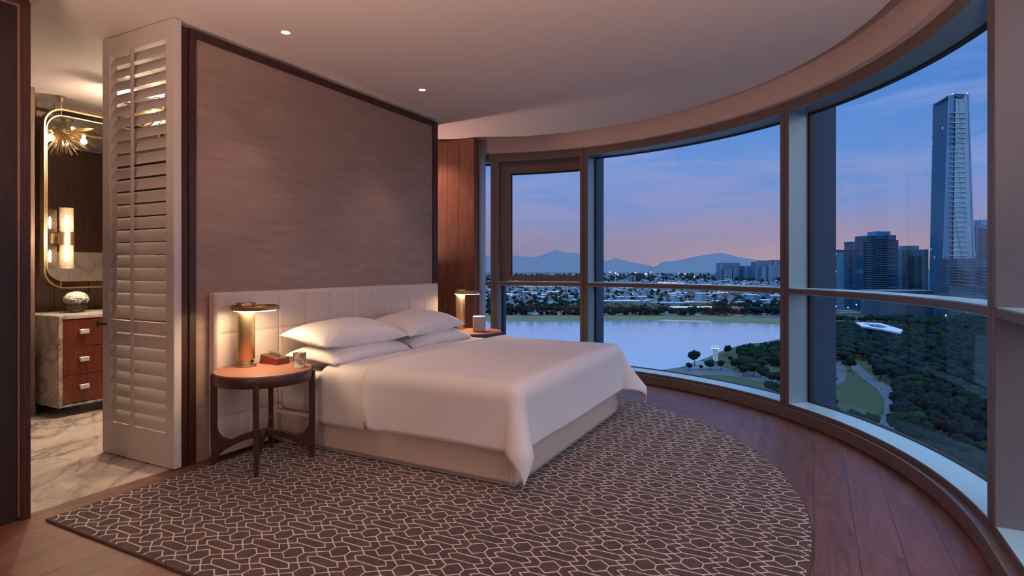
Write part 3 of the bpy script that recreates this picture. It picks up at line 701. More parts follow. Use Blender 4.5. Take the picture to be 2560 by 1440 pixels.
speaker()
# ------------------------------------------------------------------ louvred shutter door
def shutter():
    x0, x1, y0, y1, zt = 2.285, 2.337, 3.622, 4.432, CZ - .006
    root = thing('shutter_door', 'tall white louvred shutter door standing open beside the panelled wall', 'door', (x0, y0, 0))
    lz0, lz1, ly0, ly1, mr0, mr1 = .225, 2.772, 3.705, 4.345, .852, .948
    m = MB(); m.box(x0, x1, y0, ly0, .008, zt); m.build('stile', M['white'], root, bevel=.003)
    m = MB(); m.box(x0, x1, ly1, y1, .008, zt); m.build('stile', M['white'], root, bevel=.003)
    m = MB(); m.box(x0, x1, ly0, ly1, .008, lz0); m.build('bottom_rail', M['white'], root, bevel=.003)
    m = MB(); m.box(x0, x1, ly0, ly1, lz1, zt); m.build('top_rail', M['white'], root, bevel=.003)
    m = MB(); m.box(x0 + .010, x1 - .010, ly0, ly1, mr0 + .004, mr1 - .012); m.build('middle_rail', M['white'], root, bevel=.003)
    th = R_(64); w = .092; pitch = .0876; zc = lz1 - .048; xc = (x0 + x1) / 2
    for zc in [lz1 - .046 - i * .0867 for i in range(21)] + [mr0 - .046 - i * .0886 for i in range(7)]:
        if True:
            pr = []
            for i in range(9): t = PI * i / 8; pr.append((w / 2 * math.cos(t), .0055 * math.sin(t)))
            for i in range(1, 8): t = PI + PI * i / 8; pr.append((w / 2 * math.cos(t), .0055 * math.sin(t)))
            mm = MB(); n = len(pr); pts = []
            for y in (ly0 + .002, ly1 - .002):
                for a, b in pr: pts.append((xc + a * math.cos(th) - b * math.sin(th), y, zc + a * math.sin(th) + b * math.cos(th)))
            mm.add(pts, [tuple(range(n)), tuple(range(n, 2 * n))[::-1]] + [(i, (i + 1) % n, n + (i + 1) % n, n + i) for i in range(n)])
            mm.build('louvre_slat', M['white'], root, ang=50)
    m = MB(); yr = 4.03; m.box(x0 - .032, x0 - .018, yr - .011, yr + .011, .20, 2.755); m.build('tilt_rod', mat('tilt_rod_paint', (.50, .45, .43), .4), root, bevel=.003)
    m = MB(); m.tube([(x0 + .002, 4.385, .905), (x0 - .045, 4.385, .905)], .007, 12); 
    for i, (xx, r) in enumerate([(0, 0)]): pass
    q = MB(); q.lathe([(0, 0), (.012, 0), (.024, .008), (.026, .014), (.022, .020), (0, .022)], n=24)
    R4 = Matrix.Translation((x0 - .043, 4.385, .905)) @ Matrix.Rotation(-PI / 2, 4, 'Y'); m.add([R4 @ Vector(p) for p in q.v], q.f)
    m.build('knob', M['knob'], root)
shutter()
# ------------------------------------------------------------------ sheer curtain by the window edge
def curtain():
    m = MB()
    def fn(s, t):
        a = 18.35 + 4.6 * s; r = 3.215 + .020 * math.sin(s * 2 * PI * 6.5) + .006 * math.sin(s * 37)
        p = pol(r, a); return (p[0], p[1], .02 + 2.87 * t)
    m.grid(fn, 90, 12); o = m.build('sheer_curtain', M['curtain'], None, ang=180, solid=.002); tag(o, 'white sheer curtain gathered between the walnut pier and the window', 'curtain')
curtain()
# ------------------------------------------------------------------ bathroom things
VX, VY, VZ = 2.62, 5.75, .8775
def vanity():
    wd = 1.66; y1 = 6.545
    root = thing('vanity_cabinet', 'marble clad vanity cabinet with red-brown drawers seen past the shutter', 'cabinet', (VX, VY, 0))
    m = MB(); m.box(VX, VX + wd, VY, y1, VZ - .03, VZ); m.build('counter_top', M['marble'], root, bevel=.002)
    m = MB(); m.box(VX, VX + .028, VY, y1, .105, VZ - .03); m.build('side_panel', M['marble'], root)
    m = MB(); m.box(VX + wd - .028, VX + wd, VY, y1, .105, VZ - .03); m.build('side_panel', M['marble'], root)
    m = MB(); m.box(VX, VX + wd, VY, y1, .085, .105); m.build('bottom_panel', M['marble'], root)
    m = MB(); m.box(VX + .26, VX + wd - .2, VY + .26, y1, 0.001, .085); m.build('plinth', M['marble'], root)
    m = MB(); m.box(VX + .028, VX + wd - .028, VY + .03, y1, .105, VZ - .03); m.build('carcass', M['darkwood'], root)
    cw = (wd - .056) / 5; dh = (VZ - .03 - .115) / 3
    for c in range(5):
        for r in range(3):
            x0 = VX + .028 + c * cw; z0 = .112 + r * dh
            m = MB(); m.box(x0 + .0015, x0 + cw - .0015, VY + .006, VY + .028, z0, z0 + dh - .004); d = m.build('drawer', M['vanity_front'], root, bevel=.0015)
            xm = x0 + cw / 2 + .005; zm = z0 + dh * .53
            m = MB(); m.box(xm - .038, xm + .038, VY - .022, VY + .007, zm - .022, zm + .022); m.build('pull', M['ceramic'], d, bevel=.008, seg=3)
vanity()
def vase():
    x, y, z = 2.935, 6.13, VZ + .002
    root = thing('glass_vase', 'round clear glass bowl vase of water on the marble vanity top', 'vase', (x, y, z))
    pr = [(0, .0), (.045, .0), (.068, .014), (.086, .045), (.088, .065), (.080, .092), (.074, .104)]
    m = MB(); m.lathe(pr + [(r - .003, h + .001 if i else h) for i, (r, h) in enumerate(pr[::-1]) if r > .05] + [(.043, .004), (0, .004)], (x, y, z), 40); m.build('bowl', M['vglass'], root)
    m = MB(); m.lathe([(0, .005), (.043, .006), (.064, .016), (.081, .045), (.083, .064), (0, .064)], (x, y, z), 40); m.build('water', M['vwater'], root)
    fl = thing('hydrangea', 'round cream white hydrangea head standing in the glass bowl vase', 'flower', (x, y, z + .02))
    m = MB(); m.tube([(x + .03, y - .02, z + .012), (x + .02, y - .01, z + .06), (x + .005, y, z + .12)], .006, 8)
    for k in range(3):
        a = -1.2 + k * 1.1; m.add([(x + .02, y - .012, z + .05), (x + .02 + .03 * math.cos(a), y - .012 + .03 * math.sin(a), z + .045), (x + .02 + .055 * math.cos(a), y - .012 + .05 * math.sin(a), z + .02), (x + .022 + .02 * math.cos(a + .5), y - .012 + .02 * math.sin(a + .5), z + .028)], [(0, 1, 2, 3)])
    m.build('stem', M['stem'], fl)
    rg = random.Random(11); m = MB(); cz = z + .125
    for k in range(330):
        t = rg.uniform(-.55, 1); ph = rg.uniform(0, 2 * PI); s_ = math.sqrt(max(0, 1 - t * t)); rr = rg.uniform(.9, 1.04)
        nrm_ = Vector((s_ * math.cos(ph), s_ * math.sin(ph), t)); c = Vector((x, y, cz)) + Vector((nrm_.x * .094 * rr, nrm_.y * .094 * rr, nrm_.z * .068 * rr))
        e1 = nrm_.orthogonal().normalized(); e2 = nrm_.cross(e1); an0 = rg.uniform(0, 6); sz = rg.uniform(.010, .014)
        for pth in range(4):
            an = an0 + pth * PI / 2; d1 = e1 * math.cos(an) + e2 * math.sin(an); d2 = e1 * math.cos(an + .8) + e2 * math.sin(an + .8); d3 = e1 * math.cos(an - .8) + e2 * math.sin(an - .8)
            m.add([c, c + d2 * sz * .7 + nrm_ * .003, c + d1 * sz + nrm_ * .001, c + d3 * sz * .7 + nrm_ * .003], [(0, 1, 2, 3)])
    q = MB(); q.lathe([(0, -.03), (.06, -.03), (.084, 0), (.08, .03), (.05, .055), (0, .064)], (x, y, cz), 24); m.add(q.v, q.f)
    m.build('flower_head', M['petal'], fl, smooth=False)
vase()
def rrect(x0, x1, z0, z1, r, n=10):
    pts = []
    for cx, cz, a0 in ((x1 - r, z1 - r, 0), (x0 + r, z1 - r, 90), (x0 + r, z0 + r, 180), (x1 - r, z0 + r, 270)):
        for i in range(n + 1): a = R_(a0 + 90 * i / n); pts.append((cx + r * math.cos(a), cz + r * math.sin(a)))
    return pts
def mirror():
    y0, y1 = 6.215, 6.290
    root = thing('vanity_mirror', 'tall brass framed mirror with rounded corners above the marble vanity', 'mirror', (3.3, 6.25, 1.1))
    def band(mb, a, b, ya, yb):
        n = len(a); vs = [(p[0], ya, p[1]) for p in a] + [(p[0], ya, p[1]) for p in b] + [(p[0], yb, p[1]) for p in a] + [(p[0], yb, p[1]) for p in b]
        fs = []
        for i in range(n):
            j = (i + 1) % n; fs += [(i, j, n + j, n + i), (2 * n + i, 3 * n + i, 3 * n + j, 2 * n + j), (i, 2 * n + i, 2 * n + j, j), (n + i, n + j, 3 * n + j, 3 * n + i)]
        mb.add(vs, fs)
    X0, X1, Z0, Z1 = 2.715, 3.93, 1.100, 2.778
    m = MB(); band(m, rrect(X0, X1, Z0, Z1, .17), rrect(X0 + .014, X1 - .014, Z0 + .014, Z1 - .014, .156), y0, y1); m.build('outer_frame', M['brass'], root, ang=50)
    a = rrect(X0 + .026, X1 - .026, Z0 + .066, Z1 - .055, .15); b = rrect(X0 + .036, X1 - .036, Z0 + .076, Z1 - .065, .14)
    m = MB(); band(m, a, b, y0 + .018, y0 + .045); m.build('inner_frame', M['brass'], root, ang=50)
    m = MB(); n = len(b); yy = y0 + .027; m.add([(p[0], yy, p[1]) for p in b] + [(p[0], yy + .012, p[1]) for p in b], [tuple(range(n)), tuple(range(n, 2 * n))[::-1]] + [(i, (i + 1) % n, n + (i + 1) % n, n + i) for i in range(n)])
    m.build('mirror_glass', M['mirror'], root, smooth=False)
    for xx in (2.865, 3.78):
        m = MB(); m.tube([(xx, y0 + .035, Z1 - .06), (xx, y0 + .035, CZ - .001)], .008, 10); m.lathe([(.018, CZ - .055 - Z1 * 0), (.018, CZ - .012), (.034, CZ - .010), (.034, CZ - .001), (0, CZ - .001)], (xx, y0 + .035, 0), 20)
        m.build('ceiling_mount', M['brass'], root)
        m = MB(); m.tube([(xx, y0 + .035, Z0 + .012), (xx, y0 + .035, Z0 + .068)], .007, 10); m.build('pivot_post', M['brass'], root)
    for k in range(2):
        m = MB(); m.tube([(X0 + .35 + .5 * k, y0 + .06, 1.105), (X0 + .35 + .5 * k, 6.551, 1.105)], .012, 10); m.build('wall_bracket', M['brass_dark'], root)
mirror()
def sconce():
    x, y = 2.838, 6.095; r = .054
    root = thing('wall_sconce', 'double glass cylinder sconce with brass middle in front of the mirror', 'wall lamp', (x, y, 1.56))
    m = MB(); m.lathe([(0, 1.505), (r + .003, 1.505), (r + .003, 1.622), (0, 1.622)], (x, y, 0), 40); m.build('collar', M['brass'], root)
    for dz in (.02, -.02): 
        m = MB(); m.tube([(x - .02, y, 1.563 + dz), (x - .02, 6.226, 1.563 + dz)], .008, 10); m.build('arm', M['brass'], root)
    m = MB(); m.box(x - .06, x + .02, 6.226, 6.24, 1.52, 1.61); m.build('back_plate', M['brass'], root, bevel=.002)
    for z0, z1, zb in ((1.622, 1.845, 1.72), (1.287, 1.505, 1.405)):
        m = MB(); m.lathe([(r, z0), (r, z1), (r - .004, z1), (r - .004, z0)], (x, y, 0), 40, cap=False); m.build('glass_shade', M['etched'], root)
        m = MB(); m.lathe([(0, zb - .06), (.009, zb - .05), (.012, zb), (.009, zb + .05), (0, zb + .06)], (x, y, 0), 16); m.build('bulb', M['bulb'], root)
    lamp('sconce_light', 'POINT', (x - .06, y - .22, 1.56), P_SCONCE, WARM2, root, shadow_soft_size=.05)
sconce()
def chandelier():
    x, y, z = 3.34, 5.32, 2.765
    root = thing('chandelier', 'brass starburst ceiling light of thin rods and leaf shaped fans', 'ceiling light', (x, y, z))
    m = MB(); m.lathe([(0, CZ - .002 - z), (.06, CZ - .002 - z), (.055, CZ - .025 - z), (.012, CZ - .03 - z), (.012, 0), (.045, -.01), (.05, -.03), (.03, -.05), (0, -.055)][::-1], (x, y, z), 24); m.build('ceiling_canopy', M['brass'], root)
    rg = random.Random(21); m = MB(); c0 = Vector((x - .04, y - .02, z - .02))
    for k in range(150):
        ph = rg.uniform(0, 2 * PI); t = rg.uniform(-.95, .30); s_ = math.sqrt(1 - t * t); d = Vector((s_ * math.cos(ph), s_ * math.sin(ph), t)); ln = rg.uniform(.22, .28)
        if t > 0: ln = min(ln, (CZ - .01 - c0.z) / max(t, .01))
        m.tube([c0 + d * .03, c0 + d * ln], [.0042, .0026], 5)
    m.build('starburst_rods', M['brass'], root)
    for k in range(7):
        a0 = R_(-25 + 50 * k + rg.uniform(-8, 8)); mm = MB(); rise = -.07 + .04 * (k % 3); ln = .40
        for q in range(17):
            w = (q - 8) / 8; a = a0 + w * .20; Lq = ln * (1 - .42 * abs(w) ** 1.7)
            p0 = Vector((x, y, z + .0)); d = Vector((math.cos(a), math.sin(a), 0))
            pts = [p0 + d * .05 + Vector((0, 0, -.01)), p0 + d * Lq * .55 + Vector((0, 0, rise * .3 + .03 - .03 * w * w)), p0 + d * Lq + Vector((0, 0, rise))]
            mm.tube(pts, .0055, 5)
        mm.build('leaf_fan', M['brass'], root)
    for k in range(5):
        a = R_(k * 72 + 20); px, py, pz = x + .15 * math.cos(a), y + .13 * math.sin(a), z - .03 + .05 * (k % 2)
        mm = MB(); mm.lathe([(0, -.020), (.014, -.014), (.019, 0), (.014, .014), (0, .021)], (px, py, pz), 14); mm.build('bulb', M['bulb'], root)
    for k in range(3):
        a = R_(k * 120 + 50); lamp('chandelier_light', 'POINT', (x + .16 * math.cos(a), y + .16 * math.sin(a), z - .10), P_CHAND, WARM2, root, shadow_soft_size=.03)
chandelier()
# ------------------------------------------------------------------ recessed downlights
def downlight(loc, label, power, group='recessed ceiling downlights', spread=95, blend=.7, col=WARM):
    x, y, z = loc
    root = thing('downlight', label, 'downlight', loc, group)
    m = MB(); m.lathe([(.028, -.003), (.038, -.003), (.038, -.0005), (.028, -.0005)], loc, 28, cap=False); m.build('trim_ring', M['ceiling'], root)
    m = MB(); m.lathe([(0, -.0035), (.028, -.0035), (.028, -.001), (0, -.001)], loc, 28); m.build('lens', M['downlens'], root)
    lamp('downlight_beam', 'SPOT', (x, y, z - .03), power, col, root, spot_size=R_(spread), spot_blend=blend, shadow_soft_size=.03)
downlight((2.79, 3.19, CZ), 'small round lit downlight in the ceiling above the left bedside table', P_DOWN * .65, spread=75)
downlight((4.26, 3.13, CZ), 'small round lit downlight in the ceiling above the bed pillows', P_DOWN * .65, spread=75)
for i, (px, py) in enumerate(((.45, 2.2), (1.9, .55), (.4, .6), (2.3, 1.5))):
    pass
def uplighter(x, y, label, power):  # fill lamp added out of view to brighten the ceiling
    root = thing('fill_floor_lamp', label, 'floor lamp', (x, y, 0), 'added unseen fill uplighters')
    m = MB(); m.lathe([(0, .001), (.14, .001), (.14, .018), (.02, .026), (0, .026)], (x, y, 0), 32); m.build('base', M['brass_dark'], root)
    m = MB(); m.tube([(x, y, .02), (x, y, 1.20)], .012, 10); m.build('pole', M['brass_dark'], root)
    m = MB(); m.lathe([(0, 1.19), (.06, 1.21), (.13, 1.26), (.17, 1.32), (.167, 1.32), (.127, 1.267), (.058, 1.218), (0, 1.2)], (x, y, 0), 32); m.build('bowl', M['brass_dark'], root)
    lamp('fill_up_light', 'AREA', (x, y, 1.315), power, WARM, root, shape='DISK', size=.30, rot=(PI, 0, 0))
uplighter(.45, 2.25, 'added fill uplighter near the cupboard wall, unseen behind the camera', P_FILL_UP)
uplighter(5.50, 5.10, 'added fill uplighter in the passage, unseen behind the panelled wall', P_FILL_UP * .75)
uplighter(.85, -.40, 'added fill uplighter by the window, unseen behind the camera', P_FILL_UP * 1.15)
def fill_globe_lamp(x, y, label, power):  # glowing globe added out of view to fill wall and bed
    root = thing('fill_globe_lamp', label, 'floor lamp', (x, y, 0))
    m = MB(); m.lathe([(0, .001), (.15, .001), (.15, .02), (.02, .028), (0, .028)], (x, y, 0), 32); m.build('base', M['brass_dark'], root)
    m = MB(); m.tube([(x, y, .02), (x, y, 1.30)], .011, 10); m.build('pole', M['brass_dark'], root)
    m = MB(); q = .20; m.lathe([(q * math.sin(PI * i / 14), 1.48 - q * math.cos(PI * i / 14)) for i in range(15)], (x, y, 0), 28, cap=False); m.build('globe_shade', emis('fill_globe_glow', WARM, power), root)
fill_globe_lamp(-1.3, 1.7, 'added fill globe lamp, unseen behind the camera', P_FILL_GLOBE)
downlight((5.72, 4.25, CZ), 'added unseen downlight over the passage behind the panelled wall', P_FILL_PASS, spread=120, blend=1.0)  # added out of view to light the pier
for (px, py, pz) in ((1.95, 1.1, CZ), (2.9, 1.25, CZ), (.6, .9, CZ), (-.6, 1.4, CZ)):  # unseen downlights added as warm fill over bed and rug
    downlight((px, py, pz), 'added unseen fill downlight in the bedroom ceiling', P_DOWN, spread=125, blend=1.0)
downlight((2.80, 5.10, CZ), 'added fill downlight over the bathroom floor hidden by the shutter', P_FILL_BATH, spread=120, col=WARM2)  # added where the shutter hides it, lights vanity and floor
downlight((3.6, 4.75, CZ), 'added fill downlight in the bathroom, unseen behind the panelled wall', P_FILL_BATH * 1.1, spread=120, col=WARM2)  # added out of view to light the mirrored dado

# ================================================================== outside: a park, a lake and a city at dusk
GZ = -73.7                                # ground level far below the window
CY, SY = math.cos(YAW), math.sin(YAW)
def ext(u, D, z=GZ):
    """point at forward distance D seen in the direction of picture column u"""
    r = (u - 1280.0) / FPX * D
    return Vector((D * CY + r * SY, D * SY - r * CY, z))
def dist(v): return (CAMH - GZ) * FPX / (v - HZV)
def gp(u, v, z=GZ): return ext(u, (CAMH - z) * FPX / (v - HZV), z)
def city_ground():
    m, t, b = new_mat('city_ground'); v = coords(t); f = noise(t, v, .035, 5, .75); f2 = noise(t, v, .0045, 3)
    vo = t.nodes.new('ShaderNodeTexVoronoi'); t.links.new(v, vo.inputs[0]); vo.inputs['Scale'].default_value = .045
    bw = t.nodes.new('ShaderNodeRGBToBW'); t.links.new(vo.outputs['Color'], bw.inputs[0])
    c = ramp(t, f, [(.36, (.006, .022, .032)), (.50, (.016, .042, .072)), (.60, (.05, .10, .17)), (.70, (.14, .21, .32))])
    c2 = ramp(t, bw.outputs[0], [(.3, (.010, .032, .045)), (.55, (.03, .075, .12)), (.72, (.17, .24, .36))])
    t.links.new(mixc(t, .5, c, c2), b.inputs['Base Color']); b.inputs['Roughness'].default_value = .9; return m
M['ground'] = city_ground()
M['parkfloor'] = mat('park_woodland_floor', (.006, .022, .018), .95, var=.5, nscale=.08)
M['grass'] = mat('park_grass', (.009, .036, .013), .95, var=.35, nscale=.05)
M['bank'] = mat('lake_bank_grass', (.075, .105, .055), .95, var=.35, nscale=.03)
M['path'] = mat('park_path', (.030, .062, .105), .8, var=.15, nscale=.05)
M['sand'] = mat('lake_sand', (.30, .26, .26), .9, var=.2, nscale=.03)
def lake_mat():
    m, t, b = new_mat('still_lake_water'); b.inputs['Base Color'].default_value = (.50, .67, .86, 1); b.inputs['Metallic'].default_value = .62; b.inputs['Roughness'].default_value = .14; b.inputs['IOR'].default_value = 1.6
    b.inputs['Specular IOR Level'].default_value = 1.0
    v = coords(t, (.02, .02, 1)); f = noise(t, v, 3.0, 5, .6); bump(t, b, f, .03, 1.0)
    return m
M['lake'] = lake_mat()
def flat(name, pts, z, mm, kind='structure', thick=.3, soft=0):
    for _ in range(soft):
        pts = [q for i in range(len(pts)) for q in (pts[i] * .75 + pts[(i + 1) % len(pts)] * .25, pts[i] * .25 + pts[(i + 1) % len(pts)] * .75)]
    m = MB(); m.prism([(p[0], p[1]) for p in pts], z - thick, z); o = m.build(name, mm, None, smooth=False); o['kind'] = kind; return o
flat('ground', [(-3000, -20000), (25000, -20000), (25000, 20000), (-3000, 20000)], GZ, M['ground'], thick=2)
lake_pts = [gp(u, v) for u, v in ((900, 803), (1200, 803), (1285, 802.5), (1380, 803), (1450, 803), (1520, 801), (1600, 799.5), (1720, 803), (1860, 807), (1950, 809.5), (2040, 812), (2090, 815), (2084, 822), (2030, 830), (1950, 848), (1905, 857), (1865, 860), (1835, 868), (1800, 880), (1768, 895), (1735, 906), (1705, 918), (1650, 926), (1550, 933), (1400, 940), (1200, 950), (900, 960))]
flat('lake', lake_pts, GZ + .25, M['lake'], thick=.2)
flat('lake_bank', [gp(u, v) for u, v in ((900, 804), (1200, 804), (1285, 803.5), (1450, 804), (1520, 802), (1600, 800.5), (1720, 804), (1860, 808), (1950, 810.5), (2090, 816), (2090, 802), (1950, 797), (1800, 791), (1600, 788), (1450, 789), (1200, 789), (900, 789))], GZ + .35, M['bank'], thick=.4)
flat('sand_strip', [gp(u, v) for u, v in ((1640, 802.6), (1720, 804.8), (1778, 806), (1778, 803.5), (1720, 801.5), (1660, 800))], GZ + .45, M['sand'], thick=.2)
flat('near_lawn', [gp(u, v) for u, v in ((1735, 940), (1790, 938), (1850, 945), (1900, 956), (1938, 975), (1950, 1000), (1880, 985), (1800, 965))], GZ + .5, M['grass'], thick=.3, soft=2)
flat('promenade', [gp(u, v) for u, v in ((1560, 934), (1690, 922), (1760, 920), (1850, 926), (1905, 938), (1960, 962), (1975, 1010), (1900, 990), (1800, 975), (1700, 958), (1560, 950))], GZ + .3, M['path'], thick=.3, soft=2)
flat('peninsula_lawn', [gp(u, v) for u, v in ((1800, 885), (1838, 868), (1866, 861), (1906, 858), (1950, 849), (2060, 828), (2300, 830), (2300, 940), (1975, 965), (1905, 936), (1850, 924), (1800, 918), (1795, 900))], GZ + .28, M['grass'], thick=.3, soft=2)
flat('shore_path', [gp(u, v) for u, v in ((1828, 918), (1848, 885), (1856, 885), (1844, 918))], GZ + .5, M['path'], thick=.3)
flat('oval_lawn', [gp(u, v) for u, v in ((2085, 968), (2110, 955), (2160, 957), (2190, 975), (2212, 1005), (2205, 1035), (2170, 1060), (2100, 1050), (2080, 1010))], GZ + .5, M['grass'], thick=.3, soft=2)
def ribbon(name, pix, w, z, mm):
    c = [gp(u, v, GZ) for u, v in pix]; m = MB(); vs = []
    for i, p in enumerate(c):
        t = (c[min(i + 1, len(c) - 1)] - c[max(i - 1, 0)]).normalized(); nn = Vector((-t.y, t.x, 0)); ww = w[i] if isinstance(w, (list, tuple)) else w
        vs += [p + nn * ww / 2 + Vector((0, 0, z)), p - nn * ww / 2 + Vector((0, 0, z))]
    m.add(vs, [(2 * i, 2 * i + 1, 2 * i + 3, 2 * i + 2) for i in range(len(c) - 1)]); return struct(m.build(name, mm, None, smooth=False))
flat('park_woodland_floor', [gp(u, v) for u, v in ((2020, 800), (2080, 783), (2300, 780), (2600, 780), (2600, 1500), (2020, 1500), (2020, 960))], GZ + .2, M['parkfloor'], thick=.3)
ribbon('park_path', [(2112, 880), (2128, 905), (2150, 930), (2185, 955), (2215, 975), (2240, 1005), (2238, 1040), (2222, 1075), (2210, 1110)], [5, 6, 8, 9, 10, 11, 10, 9, 9], .40, M['path'])
ribbon('park_side_path', [(2086, 905), (2094, 925), (2090, 950), (2080, 985), (2078, 1030)], [10, 12, 10, 6, 5], .42, M['path'])
# ---- hills
def hill(name, prof, D, depth, mm):
    """a long ridge with the given skyline, sloping down to the front and back"""
    m = MB(); n = len(prof); rows = [(-1.0, 0.0), (-.75, .35), (-.45, .68), (-.2, .9), (0, 1.0), (.5, .6), (1.0, 0)]
    rg = random.Random(int(D)); vs = []
    for q, hh in rows:
        for i, (u, v) in enumerate(prof):
            z = CAMH + (HZV - v) / FPX * D
            vs.append(ext(u, D + depth * q, GZ + (z - GZ) * max(0.0, hh + (rg.uniform(-.05, .05) if 0 < hh < 1 else 0))))
    m.add(vs, [(r * n + i, r * n + i + 1, (r + 1) * n + i + 1, (r + 1) * n + i) for r in range(len(rows) - 1) for i in range(n - 1)])
    return struct(m.build(name, mm, None, ang=180))
M['hill'] = mat('haze_tinted_hill', (.115, .165, .25), 1.0, var=.03, nscale=.002, spec=0)  # distance haze put into this blue base colour
M['hill2'] = mat('near_wooded_hill', (.030, .075, .135), 1.0, var=.15, nscale=.02, spec=0)  # wooded slopes with the haze put into their blue
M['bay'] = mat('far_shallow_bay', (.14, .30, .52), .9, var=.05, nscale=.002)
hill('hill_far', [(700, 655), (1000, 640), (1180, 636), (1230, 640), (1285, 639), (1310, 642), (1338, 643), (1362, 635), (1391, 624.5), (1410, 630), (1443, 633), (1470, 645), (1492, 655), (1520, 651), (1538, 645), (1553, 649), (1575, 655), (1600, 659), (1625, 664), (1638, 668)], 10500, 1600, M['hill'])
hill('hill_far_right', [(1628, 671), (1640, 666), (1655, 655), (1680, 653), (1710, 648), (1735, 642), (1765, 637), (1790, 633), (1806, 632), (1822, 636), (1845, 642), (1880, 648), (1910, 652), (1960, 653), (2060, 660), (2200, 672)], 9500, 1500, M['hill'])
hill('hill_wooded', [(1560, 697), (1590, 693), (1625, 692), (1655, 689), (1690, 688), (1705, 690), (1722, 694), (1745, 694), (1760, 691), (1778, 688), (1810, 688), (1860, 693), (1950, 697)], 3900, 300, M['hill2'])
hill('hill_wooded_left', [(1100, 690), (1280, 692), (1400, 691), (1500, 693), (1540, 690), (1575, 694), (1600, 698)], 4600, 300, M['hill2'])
# ---- towers
def facade(name, glass, line, sx, sz, lw=.06, lit=.004, lw2=None, seed=0, rough=.25, litcol=(1, .85, .55)):
    """curtain wall with a grid of mullions and floor lines; a few rooms have their lights on"""
    m, t, b = new_mat(name)
    v = coords(t); sp = t.nodes.new('ShaderNodeSeparateXYZ'); t.links.new(v, sp.inputs[0])
    hx = math_node(t, 'ADD', math_node(t, 'MULTIPLY', sp.outputs[0], .83), math_node(t, 'MULTIPLY', sp.outputs[1], .57))
    hx = math_node(t, 'DIVIDE', hx, sx); hz = math_node(t, 'DIVIDE', sp.outputs[2], sz)
    fx = math_node(t, 'FRACT', hx); fz = math_node(t, 'FRACT', hz)
    line_ = math_node(t, 'MAXIMUM', math_node(t, 'LESS_THAN', fx, lw), math_node(t, 'LESS_THAN', fz, lw2 or lw))
    cmb = t.nodes.new('ShaderNodeCombineXYZ'); t.links.new(math_node(t, 'FLOOR', hx), cmb.inputs[0]); t.links.new(math_node(t, 'FLOOR', hz), cmb.inputs[1]); cmb.inputs[2].default_value = seed
    wn = t.nodes.new('ShaderNodeTexWhiteNoise'); t.links.new(cmb.outputs[0], wn.inputs[0])
    g = mixc(t, wn.outputs[0], tuple(c * .86 for c in glass), tuple(c * 1.16 for c in glass))
    t.links.new(mixc(t, line_, g, line), b.inputs['Base Color'])
    b.inputs['Roughness'].default_value = rough; b.inputs['Specular IOR Level'].default_value = .6
    on = math_node(t, 'MULTIPLY', math_node(t, 'GREATER_THAN', wn.outputs[0], 1 - lit), math_node(t, 'SUBTRACT', 1.0, line_))
    b.inputs['Emission Color'].default_value = (*litcol, 1); t.links.new(math_node(t, 'MULTIPLY', on, .9), b.inputs['Emission Strength'])
    return m
M['tower_glass'] = facade('tower_dark_glass', (0.013, 0.090, 0.189), (0.024, 0.150, 0.268), 1.6, 4.2, .2, .003, .25, 1)
M['tower_glass2'] = facade('tower_blue_glass', (0.034, 0.203, 0.410), (0.044, 0.255, 0.457), 1.6, 4.2, .2, .001, .15, 2)
M['tower_bay'] = facade('tower_centre_glass', (0.041, 0.277, 0.473), (0.020, 0.150, 0.284), 1.3, 4.0, .2, .0, .10, 3)
M['fin_white'] = mat('pale_facade_metal', (.18, .40, .52), .5, var=.05, nscale=.2)
M['conc'] = facade('apartment_grid', (0.012, 0.075, 0.158), (0.058, 0.262, 0.385), 4.6, 3.6, .36, .006, .25, 4)
M['conc2'] = facade('apartment_grid_fine', (0.012, 0.083, 0.158), (0.058, 0.247, 0.315), 3.0, 3.2, .45, .004, .35, 5)
M['slabtower'] = facade('dark_slab_tower', (0.008, 0.054, 0.126), (0.015, 0.090, 0.189), 3.0, 4.2, .1, .004, .15, 6)
M['slabblue'] = facade('violet_blue_glass', (0.015, 0.091, 0.222), (0.016, 0.116, 0.240), 3.0, 4.2, .06, .004, .06, 7)
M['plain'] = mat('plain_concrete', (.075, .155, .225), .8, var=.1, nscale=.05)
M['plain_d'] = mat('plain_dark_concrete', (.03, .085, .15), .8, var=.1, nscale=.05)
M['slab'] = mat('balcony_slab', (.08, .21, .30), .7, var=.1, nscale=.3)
M['far'] = facade('far_apartment', (0.041, 0.123, 0.240), (0.063, 0.180, 0.310), 7, 6.5, .4, .0, .2, 8)  # far facades carry the distance haze in their blue colours
M['far2'] = facade('far_apartment_dark', (0.030, 0.100, 0.215), (0.039, 0.123, 0.250), 9, 8, .25, .0, .2, 9)
M['crownlight'] = emis('tower_beacon', (.75, .9, 1.0), 12)
def ztop(v, D): return CAMH + (HZV - v) / FPX * D
def blk(mb, u0, u1, vt, D, dep, vb=None, mi=0, skew=0.0):
    """block whose near face spans picture columns u0..u1 at distance D and whose top is level with row vt"""
    z1 = ztop(vt, D); z0 = GZ + .05 if vb is None else ztop(vb, D)
    a, b = ext(u0, D + skew), ext(u1, D); fwd = Vector((CY, SY, 0)) * dep
    c, d = b + fwd, a + fwd
    mb.prism([a, b, c, d], z0, z1, mi)
def slabs(mb, u0, u1, D, dep, v0, v1, n, th=.7, out=1.2):
    for i in range(n):
        v = v0 + (v1 - v0) * i / max(1, n - 1); z = ztop(v, D); a, b = ext(u0, D - out), ext(u1, D - out); f_ = Vector((CY, SY, 0)) * (dep + out)
        mb.prism([a, b, b + f_, a + f_], z - th / 2, z + th / 2)
